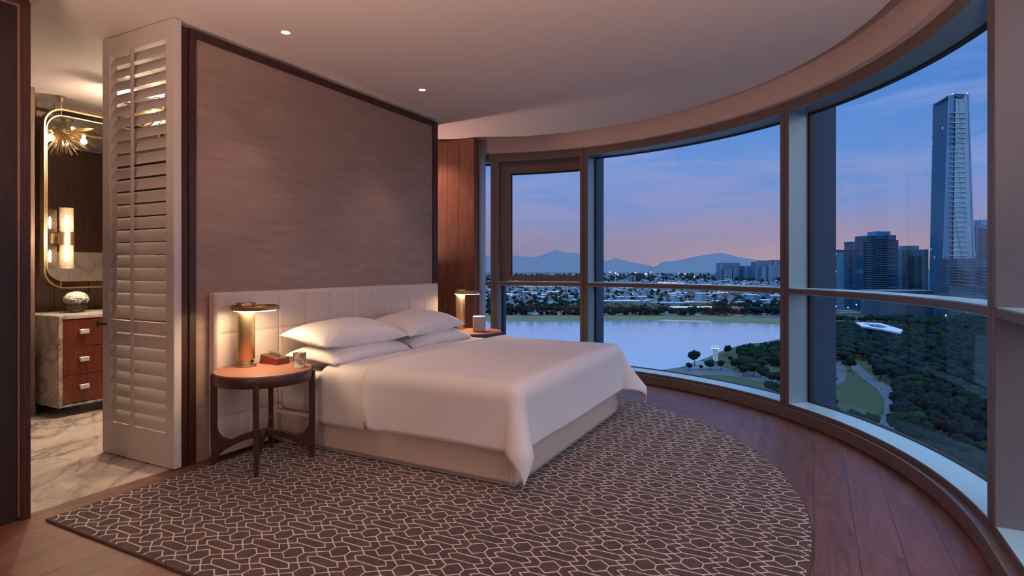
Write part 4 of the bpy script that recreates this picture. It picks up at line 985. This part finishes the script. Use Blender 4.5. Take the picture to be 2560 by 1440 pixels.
def skyscraper():
    D = 900.0
    root = thing('skyscraper', 'very tall tapering blue glass tower rising over the right window', 'building', ext(2380, D + 30))
    top = [(2332, 26, 262), (2371, -3, 239), (2386, -6, 237.5), (2420, 4, 236), (2424, 60, 238), (2345, 66, 255)]
    bot = [(2320, 26), (2350, -6), (2374, -10), (2441, 4), (2446, 66), (2334, 72)]
    K = 26; loops = []
    for k in range(K + 1):
        t = k / K; e = t ** .8
        loops.append([ext(b[0] + (a[0] - b[0]) * e, D + b[1] + (a[1] - b[1]) * e, GZ + .05 + (ztop(a[2], D + a[1]) - GZ) * t) for a, b in zip(top, bot)])
    m = MB(); vs = [p for l in loops for p in l]; fs = [tuple(range(K * 6, K * 6 + 6)), (5, 4, 3, 2, 1, 0)]
    mi = [1, 1]
    for k in range(K):
        for i in range(6): fs.append((k * 6 + i, k * 6 + (i + 1) % 6, (k + 1) * 6 + (i + 1) % 6, (k + 1) * 6 + i)); mi.append(0 if i in (0, 5, 4) else 1)
    for f_, q in zip(fs, mi): m.add([], [])
    m.v = vs; m.f = fs; m.m = mi; m.build('shaft', [M['tower_glass'], M['tower_glass2']], root, smooth=False)
    m = MB()
    a0, a1, b0, b1 = (2388, 2411), (236, 0), (2380, 2420), 0
    q = []
    for k in range(K + 1):
        t = k / K; u0 = 2381 + 8 * t; u1 = 2420 - 10 * t; z = GZ + .06 + (ztop(250, D) - GZ) * t
        q.append((ext(u0, D - 13.5 + 5 * t, z), ext(u1, D - 9 + 4.5 * t, z)))
    m.add([p for pr in q for p in pr], [(2 * k, 2 * k + 1, 2 * k + 3, 2 * k + 2) for k in range(K)]); m.add([p + Vector((CY, SY, 0)) * 4 for pr in q for p in pr], [(2 * k, 2 * k + 1, 2 * k + 3, 2 * k + 2) for k in range(K)])
    for k in range(K):
        pass
    m.build('centre_bay', M['tower_bay'], root, smooth=False)
    m = MB(); n = 38
    for i in range(n):
        v = 281 + (738 - 281) * i / (n - 1); t = (738 - v) / (738 - 237); u0 = 2378 + 7 * t - 3; u1 = 2424 - 8 * t; dd = D - 15 + 5 * t; z = ztop(v, dd)
        a, b = ext(u0, dd), ext(u1, dd + 4); f_ = Vector((CY, SY, 0)) * 5; m.prism([a, b, b + f_, a + f_], z - .45, z + .45)
    m.build('floor_fins', M['fin_white'], root, smooth=False)
    for idx in (0, 1, 3):
        m = MB(); m.tube([l[idx] + Vector((-CY, -SY, 0)) * .6 for l in loops], .45, 6); m.build('corner_trim', M['fin_white'], root)
    m = MB(); p = [ext(2387, D - 9.5), ext(2414, D - 6), ext(2414, D - 2), ext(2387, D - 4)]
    m.add([ext(2386, D - 9, ztop(238.5, D)), ext(2414, D - 5.5, ztop(238, D)), ext(2408, D - 5.5, ztop(247, D)), ext(2391, D - 9, ztop(247, D))] + [ext(2386, D - 3, ztop(238.5, D)), ext(2414, D - 1, ztop(238, D)), ext(2408, D - 1, ztop(247, D)), ext(2391, D - 3, ztop(247, D))],
          [(0, 1, 2, 3), (4, 7, 6, 5), (0, 4, 5, 1), (1, 5, 6, 2), (2, 6, 7, 3), (3, 7, 4, 0)]); m.build('crown_opening', M['plain_d'], root, smooth=False)
    m = MB(); m.add([ext(2336, D + 22, ztop(262, D + 22)), ext(2369, D - 5, ztop(241, D)), ext(2369, D - 5, ztop(247, D)), ext(2337, D + 22, ztop(266, D + 22)), ext(2336, D + 26, ztop(262, D + 22)), ext(2369, D, ztop(241, D)), ext(2369, D, ztop(247, D)), ext(2337, D + 26, ztop(266, D + 22))],
          [(0, 1, 2, 3), (4, 7, 6, 5), (0, 4, 5, 1), (1, 5, 6, 2), (2, 6, 7, 3), (3, 7, 4, 0)]); m.build('crown_band', M['plain_d'], root, smooth=False)
    for u, v in ((2381, 236), (2418, 234.5)):
        m = MB(); c = ext(u, D - 4, ztop(v, D)); m.lathe([(0, -.5), (.5, 0), (0, .5)], c, 8); m.build('beacon', M['crownlight'], root)
skyscraper()
def building(name, label, D, u, parts, group=None, cat='building'):
    root = thing(name, label, cat, ext(u, D), group)
    for pn, mm, items in parts:
        m = MB()
        for it in items:
            if it[0] == 's': slabs(m, *it[1:])
            else: blk(m, *it)
        m.build(pn, mm, root, smooth=False)
    return root
building('apartment_tower', 'broad dark tower with curved balcony bands and a glass drum on top', 1000, 2200, [
    ('left_wing', M['slabtower'], [(2157, 2196, 602, 1002, 30)]), ('centre_block', M['slabtower'], [(2166, 2222, 589, 1000, 34), (2190, 2222, 589, 994, 20)]),
    ('right_wing', M['slabblue'], [(2221, 2240, 588, 998, 30), (2238, 2246, 600, 1004, 24)]), ('roof_drum', M['tower_glass2'], [(2188, 2226, 578.5, 1004, 22, 590)]),
    ('balcony_bands', M['slab'], [('s', 2192, 2221, 992, 20, 597, 742, 27), ('s', 2162, 2186, 1000, 20, 605, 742, 25), ('s', 2221, 2239, 996, 20, 597, 730, 13)])])
building('apartment_block', 'pale gridded apartment block at the left edge of the right hand window', 1050, 2110, [
    ('main_block', M['conc'], [(2060, 2138, 631, 1050, 30)]), ('side_wall', M['plain'], [(2137, 2146, 624, 1046, 30)]), ('roof_parapet', M['plain_d'], [(2060, 2137, 624.5, 1051, 28, 631)])])
building('lift_tower_block', 'narrow blue block with a taller flat roofed lift tower beside the pale grid block', 1080, 2148, [
    ('lift_tower', M['plain_d'], [(2130, 2150, 605, 1080, 25)]), ('main_block', M['conc2'], [(2146, 2162, 628, 1075, 25)]), ('roof_edge', M['plain'], [(2129, 2151, 604, 1079, 27, 606)])])
building('white_topped_block', 'slim tower with a white roof box just right of the banded tower', 1060, 2250, [
    ('main_block', M['conc2'], [(2240, 2258, 628, 1060, 25)]), ('roof_box', M['speaker_top'], [(2248, 2254, 623, 1062, 8, 628)])])
building('apartment_tower', 'grey green apartment tower with stacked balconies and stepped roof left of the skyscraper', 1030, 2290, [
    ('main_block', M['conc2'], [(2256, 2298, 624, 1030, 28)]), ('roof_house', M['plain'], [(2264, 2297, 614.5, 1034, 18, 625)]), ('column', M['plain'], [(2264, 2273, 626, 1027, 20), (2286, 2294, 626, 1027, 20)]),
    ('balconies', M['slab'], [('s', 2275, 2286, 1026, 8, 640, 738, 24)])])
building('apartment_block', 'green grey apartment block tucked against the left side of the skyscraper', 1015, 2310, [
    ('main_block', M['conc2'], [(2296, 2321, 623.5, 1015, 28)]), ('column', M['plain'], [(2305, 2312, 626, 1012, 20)]), ('balconies', M['slab'], [('s', 2297, 2305, 1012, 8, 640, 738, 24)])])
building('apartment_tower', 'banded blue tower at the far right edge of the right window', 1100, 2460, [
    ('main_block', M['slabblue'], [(2440, 2500, 562, 1100, 30)]), ('roof_house', M['tower_glass2'], [(2452, 2500, 549, 1104, 20, 563)]), ('balcony_bands', M['slab'], [('s', 2453, 2500, 1096, 20, 572, 720, 24)])])
building('office_block', 'wide low dark glass office block in front of the skyscraper foot', 820, 2420, [
    ('glass_block', M['slabtower'], [(2394, 2520, 646, 820, 40)]), ('podium', M['slabtower'], [(2372, 2520, 716, 812, 30)]), ('floor_bands', M['slab'], [('s', 2391, 2416, 816, 20, 667, 742, 12), ('s', 2408, 2434, 813, 20, 676, 742, 8), ('s', 2453, 2520, 816, 20, 667, 742, 10)])])
building('podium_block', 'long low dark roofed podium building along the park edge below the towers', 900, 2270, [('hall', M['plain_d'], [(2200, 2350, 728, 900, 50)]), ('roof_edge', M['plain'], [(2199, 2351, 727, 898, 54, 729)])])
# far side of the lake
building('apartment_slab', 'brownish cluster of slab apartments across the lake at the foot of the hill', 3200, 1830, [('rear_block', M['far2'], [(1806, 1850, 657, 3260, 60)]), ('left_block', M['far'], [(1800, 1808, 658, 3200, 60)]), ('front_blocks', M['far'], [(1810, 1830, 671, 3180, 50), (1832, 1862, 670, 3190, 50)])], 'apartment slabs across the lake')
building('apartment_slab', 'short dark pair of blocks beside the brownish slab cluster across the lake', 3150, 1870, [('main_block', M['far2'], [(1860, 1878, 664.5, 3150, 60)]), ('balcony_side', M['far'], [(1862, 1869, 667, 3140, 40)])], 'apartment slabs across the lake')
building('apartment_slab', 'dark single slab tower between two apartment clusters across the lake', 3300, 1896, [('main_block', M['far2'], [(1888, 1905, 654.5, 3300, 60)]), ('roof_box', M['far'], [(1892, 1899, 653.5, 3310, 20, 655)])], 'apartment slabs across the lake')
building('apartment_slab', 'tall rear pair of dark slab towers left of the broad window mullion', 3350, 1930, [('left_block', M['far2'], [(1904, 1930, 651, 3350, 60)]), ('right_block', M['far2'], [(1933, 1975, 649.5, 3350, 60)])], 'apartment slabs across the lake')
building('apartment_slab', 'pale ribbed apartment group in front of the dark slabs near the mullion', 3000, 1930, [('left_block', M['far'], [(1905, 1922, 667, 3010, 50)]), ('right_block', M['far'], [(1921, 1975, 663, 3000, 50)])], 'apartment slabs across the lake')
building('apartment_block', 'small white double block on the wooded rise left of centre across the lake', 3000, 1582, [('left_block', M['plain'], [(1574, 1580, 688, 3000, 40)]), ('right_block', M['plain'], [(1584, 1590, 690, 3000, 40)])])
# low roofs of the city across the lake
M['roofpale'] = mat('pale_sheet_roof', (.36, .45, .58), .6, var=.25, nscale=.01)
M['roofblue'] = mat('blue_sheet_roof', (.14, .32, .52), .6, var=.2, nscale=.01)
M['wallpale'] = facade('low_city_wall', (0.028, 0.104, 0.200), (0.110, 0.247, 0.380), 5, 4, .35, .02, .4, 12)
rg = random.Random(77)
def low_building(u, v, w, h, D, mi):
    root = thing('low_building', 'low pale roofed building in the city across the lake', 'building', ext(u, D), 'low buildings across the lake')
    m = MB(); a = ext(u - w / 2, D); b = ext(u + w / 2, D); f_ = Vector((CY, SY, 0)) * w * D / FPX * rg.uniform(.6, 1.2); m.prism([a, b, b + f_, a + f_], GZ + .05, GZ + h); m.build('walls', M['wallpale'], root, smooth=False)
    m = MB(); c = (a + b) / 2; e = 1.04; q = [c + (p - c) * e for p in (a, b, b + f_, a + f_)]; r0 = (q[0] + q[3]) / 2; r1 = (q[1] + q[2]) / 2; hz = GZ + h; rh = rg.uniform(.4, 2.0)
    m.add([(p.x, p.y, hz) for p in q] + [(r0.x, r0.y, hz + rh), (r1.x, r1.y, hz + rh)], [(0, 1, 5, 4), (3, 4, 5, 2), (0, 4, 3), (1, 2, 5), (0, 3, 2, 1)]); m.build('roof', mi, root, smooth=False)
taken = []
def free(p, r):
    if any((p - q).length < r + w_ for q, w_ in taken): return False
    taken.append((p, r)); return True
for k in range(2500):
    if len(taken) > 285: break
    v = 692 + 72 * rg.random() ** .85; D = dist(v)
    u = rg.uniform(1205, 2080); w = rg.uniform(6, 26) if v > 715 else rg.uniform(4, 13)
    if v > 752 and rg.random() < .5: continue
    if not free(ext(u, D), w * D / FPX * .55): continue
    low_building(u, v, w, rg.uniform(4, 9) if rg.random() < .85 else rg.uniform(12, 24), D, M['roofblue'] if rg.random() < .3 else M['roofpale'])
for k in range(46):
    v = 757 + 24 * rg.random(); D = dist(v); u = rg.uniform(2085, 2480); w = rg.uniform(8, 24)
    if D > 960 or not free(ext(u, D), w * D / FPX * .55): continue
    low_building(u, v, w, rg.uniform(5, 12), D, M['roofblue'] if rg.random() < .5 else M['roofpale'])
# the long white sheds and the open pavilion by the far bank
def shed(u0, u1, v, D, h, label, mm, name='shed'):
    root = thing(name, label, 'shed', ext((u0 + u1) / 2, D))
    m = MB(); blk(m, u0, u1, v + 3, D, 40); m.build('walls', M['wallpale'], root, smooth=False)
    m = MB()
    for i in range(5):
        blk(m, u0 - 1, u1 + 1, v + .4 - i * .55, D - 1 + i * 13, 11, v + 1.4 - i * .55)
    m.build('roof', mm, root, smooth=False)
shed(1612, 1712, 757, 1150, 8, 'long pale blue roofed shed across the lake left of the open pavilion', M['roofblue'])
shed(1716, 1802, 755, 1160, 8, 'long bright roofed shed directly behind the open pavilion', M['roofpale'])
shed(1912, 1960, 757, 1150, 8, 'bright blue white shed at the right end of the far bank', M['roofpale'])
shed(1500, 1600, 752, 1180, 8, 'pale flat shed across the lake at the left of the wide window', M['roofpale'])
def pavilion(u0, u1, v, D, label, n=7):
    root = thing('pavilion', label, 'pavilion', ext((u0 + u1) / 2, D))
    m = MB(); blk(m, u0, u1, v, D, 26, v + 1.3); m.build('flat_roof', M['speaker_top'], root, smooth=False)
    m = MB(); blk(m, u0 + 6, u1 - 4, v + 2, D + 8, 14); m.build('glass_hall', M['tower_glass2'], root, smooth=False)
    for i in range(n):
        u = u0 + 3 + (u1 - u0 - 6) * i / (n - 1); m = MB(); p = ext(u, D + 1.5); m.tube([(p.x, p.y, GZ), (p.x, p.y, ztop(v + 1, D))], .35, 6); m.build('column', M['speaker_top'], root)
pavilion(1683, 1790, 768.5, 950, 'white flat roofed open pavilion on thin columns on the far lake bank')
def roof_hall():
    root = thing('park_hall', 'white folded flat roof with a courtyard hole among the park trees', 'building', gp(2200, 822))
    z = GZ + 13; o_ = [gp(2139, 805, z), gp(2200, 807.5, z), gp(2257, 824, z), gp(2250, 832, z), gp(2205, 823, z), gp(2154, 815, z)]
    i_ = [gp(2158, 808.5, z), gp(2197, 811, z), gp(2222, 818, z), gp(2205, 819.5, z), gp(2185, 818, z), gp(2166, 811.5, z)]
    m = MB(); n = 6; vs = [Vector((p.x, p.y, z)) for p in o_] + [Vector((p.x, p.y, z)) for p in i_]; dn = [p - Vector((0, 0, 1.6)) for p in vs]
    fs = []
    for k in range(n):
        j = (k + 1) % n; fs += [(k, j, n + j, n + k), (2 * n + k, 3 * n + k, 3 * n + j, 2 * n + j), (k, 2 * n + k, 2 * n + j, j), (n + k, n + j, 3 * n + j, 3 * n + k)]
    m.add(vs + dn, fs); m.build('folded_roof', M['roofpale'], root, smooth=False)
    m = MB(); c = sum(i_, Vector()) / 6
    for k in range(n):
        p = o_[k] * .88 + c * .12; m = MB(); m.tube([(p.x, p.y, GZ), (p.x, p.y, z - 1)], .5, 6); m.build('column', M['plain'], root)
    m = MB(); q = [p * .8 + c * .2 for p in o_]; m.prism(q, GZ, z - 1.7); m.build('glass_walls', M['tower_glass'], root, smooth=False)
roof_hall()
def lookout():
    D = 462; u = 1788
    root = thing('lookout_tower', 'white lattice lookout tower on the lake shore by the promenade', 'tower', ext(u, D))
    z1 = ztop(872, D); p = ext(u, D)
    for dx, dy in ((-1.3, -1.3), (1.3, -1.3), (1.3, 1.3), (-1.3, 1.3)):
        m = MB(); m.tube([(p.x + dx, p.y + dy, GZ), (p.x + dx, p.y + dy, z1)], .22, 6); m.build('post', M['speaker_top'], root)
    m = MB(); n = 9
    for i in range(n):
        z = GZ + (z1 - GZ) * (i + .5) / n; m.box(p.x - 1.4, p.x + 1.4, p.y - 1.4, p.y + 1.4, z - .12, z + .12)
    m.build('landings', M['speaker_top'], root, smooth=False)
    m = MB(); m.box(p.x - 3.2, p.x + 3.2, p.y - 3.2, p.y + 3.2, z1, z1 + .35)
    m.build('platform', M['speaker_top'], root, smooth=False)
    m = MB()
    for i in range(20):
        a = 2 * PI * i / 20; m.tube([(p.x + 3 * math.cos(a), p.y + 3 * math.sin(a), z1 + .3), (p.x + 3 * math.cos(a), p.y + 3 * math.sin(a), z1 + 2.4)], .08, 4)
    m.tube([(p.x + 3 * math.cos(2 * PI * i / 24), p.y + 3 * math.sin(2 * PI * i / 24), z1 + 2.4) for i in range(24)], .12, 4, closed=True); m.build('railing', M['speaker_top'], root)
lookout()
# ---- lights of the city
M['citylight'] = emis('floodlight', (1.0, .93, .85), 22); M['rosylight'] = emis('rosy_lamp', (1.0, .72, .70), 9)
def floodlight(u, v, D, r, label, grp, mm):
    z = ztop(v, D); p = ext(u, D)
    root = thing('floodlight', label, 'floodlight', (p.x, p.y, GZ), grp)
    m = MB(); m.tube([(p.x, p.y, GZ), (p.x, p.y, z)], r * .25, 5); m.build('mast', M['plain'], root)
    m = MB(); m.lathe([(0, -r), (r, -r * .4), (r, r * .4), (0, r)], (p.x, p.y, z), 8); m.build('lamp_head', mm, root)
for u, v, r in ((1525, 680.5, 1.7), (1539, 683, 2.4), (1544, 686, 1.8), (1589, 681.5, 1.6), (1614, 684, 2.0), (1617, 685.5, 1.8), (1627, 680, 1.5), (1697, 683, 1.2), (1713, 684.5, 1.7), (1736, 692, 1.8)):
    floodlight(u, v, 2300, r, 'bright floodlight on a mast across the lake below the hills', 'floodlights below the far hills', M['citylight'])
for i in range(17): floodlight(1646 + i * 3.9, 706 + i * .12, 2000, 1.15, 'one of the rosy lamps in the lit row across the lake', 'row of rosy lamps across the lake', M['rosylight'])
rg = random.Random(5)
for i in range(34): floodlight(rg.uniform(2085, 2470), rg.uniform(760, 786), 1000 + rg.uniform(-60, 60), rg.uniform(.4, .8), 'street light at the park edge under the towers', 'street lights under the towers', M['citylight'])
for i in range(22): floodlight(rg.uniform(1270, 1940), rg.uniform(722, 752), rg.uniform(1300, 1700), rg.uniform(.4, .7), 'small street light in the city across the lake', 'street lights across the lake', M['rosylight'])
# ---- trees
M['leaf'] = leaf_mat('dark_tree_leaves', (.0034, .0175, .0225))
M['leaf2'] = leaf_mat('mid_green_tree_leaves', (.0065, .030, .0165))
M['leaf3'] = leaf_mat('brownish_tree_leaves', (.085, .085, .075))
M['bark'] = mat('tree_bark', (.05, .04, .035), .9)
def tree_mesh(name, mm, seed, lumps=9, sub=2, hgt=9.0, rad=4.2):
    rg = random.Random(seed); bm = bmesh.new()
    for k in range(lumps):
        a = rg.uniform(0, 2 * PI); rr = rad * .62 * math.sqrt(rg.random()) if k else 0; zz = hgt * (.52 + .34 * rg.random() * (1 - .4 * rr / rad)); sz = rad * rg.uniform(.36, .58) if k else rad * .66
        r = bmesh.ops.create_icosphere(bm, subdivisions=sub, radius=1.0)
        for v in r['verts']:
            n_ = v.co.copy(); j = 1 + .22 * math.sin(5 * n_.x + k) * math.sin(6 * n_.y + 2 * k) + rg.uniform(-.2, .2)
            v.co = Vector((rr * math.cos(a) + n_.x * sz * j, rr * math.sin(a) + n_.y * sz * j, zz + n_.z * sz * .8 * j))
    nf = len(bm.faces)
    r = bmesh.ops.create_cone(bm, segments=6, radius1=.28, radius2=.16, depth=hgt * .6, cap_ends=True)
    for v in r['verts']: v.co.z += hgt * .3
    me = bpy.data.meshes.new(name); bm.to_mesh(me); bm.free(); me.materials.append(mm); me.materials.append(M['bark'])
    for i, p in enumerate(me.polygons):
        p.use_smooth = True
        if i >= nf: p.material_index = 1
    return me
TM = [tree_mesh('tree', M['leaf'], 1), tree_mesh('tree', M['leaf'], 2, 11), tree_mesh('tree', M['leaf2'], 3, 8), tree_mesh('tree', M['leaf3'], 4, 7)]
TF = [tree_mesh('tree', M['leaf'], 11, 8, 1, rad=4.6), tree_mesh('tree', M['leaf'], 12, 9, 1, rad=4.6), tree_mesh('tree', M['leaf2'], 13, 8, 1, rad=4.6)]
def tree(p, k, sc, rz, label, grp=None, sz=None):
    o = bpy.data.objects.new('tree', TM[k]); COL.objects.link(o); o.location = p; o.scale = (sc, sc, sz or sc); o.rotation_euler = (0, 0, rz); return tag(o, label, 'tree', grp)
rg = random.Random(42)
# along the far bank
for i in range(72):
    u = 1225 + i * 11.9 + rg.uniform(-4, 4); tree(ext(u, dist(788 - rg.uniform(0, 2.5) + (u - 1225) * .006)), rg.choice((0, 1, 0)), rg.uniform(1.2, 1.75), rg.uniform(0, 6), 'dark tree in the row on the far lake bank', 'trees on the far lake bank')
for i in range(36):
    u = rg.uniform(1225, 2080); brown = 1490 < u < 1690 and rg.random() < .8
    tree(ext(u, dist(rg.uniform(768, 779))), 3 if brown else rg.choice((0, 1, 2)), rg.uniform(.9, 1.3), rg.uniform(0, 6), 'tree in the belt between the far bank and the sheds', 'trees behind the far bank')
# the unbroken undergrowth and belt of trees behind the far bank
def canopy(pts, name, label, smin, smax, brown=False, kinds=(0, 1, 0, 2)):
    vs, fs, mi = [], [], []
    for p in pts:
        k = rg.choice(kinds); me = TF[k]; o_ = len(vs); a = rg.uniform(0, 6); c, s_ = math.cos(a), math.sin(a); sc = rg.uniform(smin, smax); bz = rg.uniform(1.5, 3.5)
        vs += [(p.x + (v.co.x * c - v.co.y * s_) * sc, p.y + (v.co.x * s_ + v.co.y * c) * sc, p.z + max(0, v.co.z * sc - bz)) for v in me.vertices]
        b_ = brown and rg.random() < brown
        for q in me.polygons: fs.append(tuple(i + o_ for i in q.vertices)); mi.append(3 if b_ else (1 if k == 2 else 0))
    m = MB(); m.v = vs; m.f = fs; m.m = mi
    o = m.build(name, [M['leaf'], M['leaf2'], M['bark'], M['leaf3']], None, ang=180); stuff(o, label, 'trees')
canopy([ext(1215 + 870 * rg.random(), dist(787.5 - 2.5 * rg.random())) for _ in range(170)], 'bank_undergrowth', 'continuous dark undergrowth along the far lake bank', .7, 1.1)
canopy([ext(rg.uniform(1100, 2085), dist(rg.uniform(687, 705))) for _ in range(700)], 'distant_woods', 'dark woods on the low rise below the far hills', 1.6, 2.8)
canopy([ext(1480 + 300 * rg.random(), dist(rg.uniform(765, 776))) for _ in range(150)], 'brown_tree_belt', 'belt of brownish trees behind the far lake bank', .8, 1.25, .85)
canopy([ext(rg.choice((rg.uniform(1215, 1500), rg.uniform(1770, 2085))), dist(rg.uniform(758, 779))) for _ in range(230)], 'green_tree_belt', 'belt of green trees behind the far bank at both sides', .9, 1.4)
canopy([ext(rg.uniform(1215, 2085), dist(690 + 66 * rg.random() ** .7)) for _ in range(650)], 'city_trees', 'scattered trees between the low roofs across the lake', .9, 1.5, .3)
# named trees by the lake
for (u, v, vt, k, lab) in ((1737, 915, 875, 0, 'lone leaning tree on the shore left of the lookout tower'), (1820, 890, 863, 0, 'dark round tree on the shore right of the lookout tower'), (1803, 925, 900, 0, 'wide dark tree directly below the lookout tower'), (1775, 926, 896, 2, 'lighter green tree on the promenade left of the lookout tower'),
                           (1722, 927, 906, 0, 'low round tree at the left end of the promenade'), (1752, 926, 912, 0, 'small round tree between the promenade and the leaning tree'), (1826, 905, 890, 0, 'small dark tree on the lawn right of the lookout tower')):
    D = dist(v); h = (v - vt) / FPX * D; tree(ext(u, D), k, h / 9.6, u % 6, lab)
for i, (u, v) in enumerate(((1850, 930), (1866, 935), (1884, 940), (1902, 945), (1913, 955), (1930, 958), (1945, 965), (1858, 942), (1838, 925), (1940, 990), (1925, 985), (1950, 1000))):
    D = dist(v); tree(ext(u, D), (0, 2)[i % 3 == 2], rg.uniform(.8, 1.15), i, 'dark street tree along the curved promenade road', 'trees along the curved promenade')
canopy([gp(u_, v_) for u_, v_ in ((rg.uniform(1850, 2075), rg.uniform(0, 1)) for _ in range(230)) for v_ in [876 - (u_ - 1850) * .13 + v_ * 52] if v_ > 852], 'headland_woods', 'dense green woods covering the headland behind the broad mullion', .55, .95, kinds=(2, 2, 2, 0))
for i in range(45):
    u = rg.uniform(1845, 2070); t = rg.random(); v = 866 + 60 * t - (u - 1850) * .10 + 12
    if v < 852: v = 856
    tree(ext(u, dist(v)), rg.choice((2, 2, 0)), rg.uniform(.6, 1.05), rg.uniform(0, 6), 'green tree on the wooded headland right of the shore path', 'trees on the wooded headland')
# the park below the right window: the nearest as trees, the rest as one canopy
def keepout(p):
    def inpoly(poly):
        c = False; n = len(poly); j = n - 1
        for i in range(n):
            a, b = poly[i], poly[j]
            if (a.y > p.y) != (b.y > p.y) and p.x < (b.x - a.x) * (p.y - a.y) / (b.y - a.y) + a.x: c = not c
            j = i
        return c
    return any(inpoly(q) for q in KEEP)
KEEP = [[gp(u, v) for u, v in q] for q in ([(2070, 985), (2090, 955), (2120, 945), (2170, 946), (2205, 958), (2230, 978), (2247, 1005), (2245, 1055), (2220, 1130), (2190, 1130), (2200, 1075), (2160, 1085), (2090, 1075), (2070, 1040)], [(2128, 905), (2165, 905), (2190, 958), (2130, 958)], [(2070, 965), (2075, 905), (2112, 912), (2122, 962)], [(2235, 905), (2262, 905), (2270, 912), (2240, 912)])]
HALL = gp(2200, 820)
spots = []
step = 8.2
D = 165.0
while D < 790:
    u = 1980.0
    while u < 2640:
        p = ext(u + rg.uniform(-.4, .4) * step * FPX / D, D + rg.uniform(-.45, .45) * step)
        u += step * FPX / D
        if (Vector((p.x, p.y, 0)) - Vector((HALL.x, HALL.y, 0))).length < 60: continue
        if keepout(p): continue
        if 1800 < (p - Vector((0, 0, 0))).length: continue
        spots.append((D, p))
    D += step
near = sorted(spots, key=lambda q: q[0])
vis = [q for q in near if (q[1].z is not None)]
def visible(p, mu=0, mv=15):   # above the sill line of the right hand window as seen from inside
    d = Vector((p.x, p.y)); fwd = d.x * CY + d.y * SY; rt = d.x * SY - d.y * CY; u = 1280 + FPX * rt / fwd; v = HZV + FPX * (CAMH - p.z - 6) / fwd
    lim = 1010 + (u - 2085) * .50 if u > 2085 else 1010
    return 2085 - mu < u < 2475 + mu and v < lim + mv
seen = [q for q in near if visible(q[1])]
ind = seen[:126]; ids = set(id(q) for q in ind)
for q in ind: tree(q[1], rg.choice((0, 1, 0, 2)), rg.uniform(.85, 1.25), rg.uniform(0, 6), 'dark tree of the park woodland filling the right hand window', 'trees of the park woodland')
vs, fs, mi = [], [], []
cache = [([v.co.copy() for v in me.vertices], [(tuple(p.vertices), p.material_index) for p in me.polygons]) for me in TF]
for q in seen[126:] + [q for q in near if not visible(q[1]) and visible(q[1], 170, 330)]:
    k = rg.choice((0, 1, 0, 2)); V, F = cache[k]; o = len(vs); a = rg.uniform(0, 6); c, s_ = math.cos(a), math.sin(a); sc = rg.uniform(.85, 1.3)
    vs += [(q[1].x + (v.x * c - v.y * s_) * sc, q[1].y + (v.x * s_ + v.y * c) * sc, q[1].z + v.z * sc) for v in V]
    for f_, m_ in F: fs.append(tuple(i + o for i in f_)); mi.append(2 if m_ else (1 if k == 2 else 0))
m = MB(); m.v = vs; m.f = fs; m.m = mi
o = m.build('woodland_canopy', [M['leaf'], M['leaf2'], M['bark']], None, ang=180); stuff(o, 'dense dark woodland of the park stretching back to the towers', 'woodland')
print('trees', len(seen), len(vs))
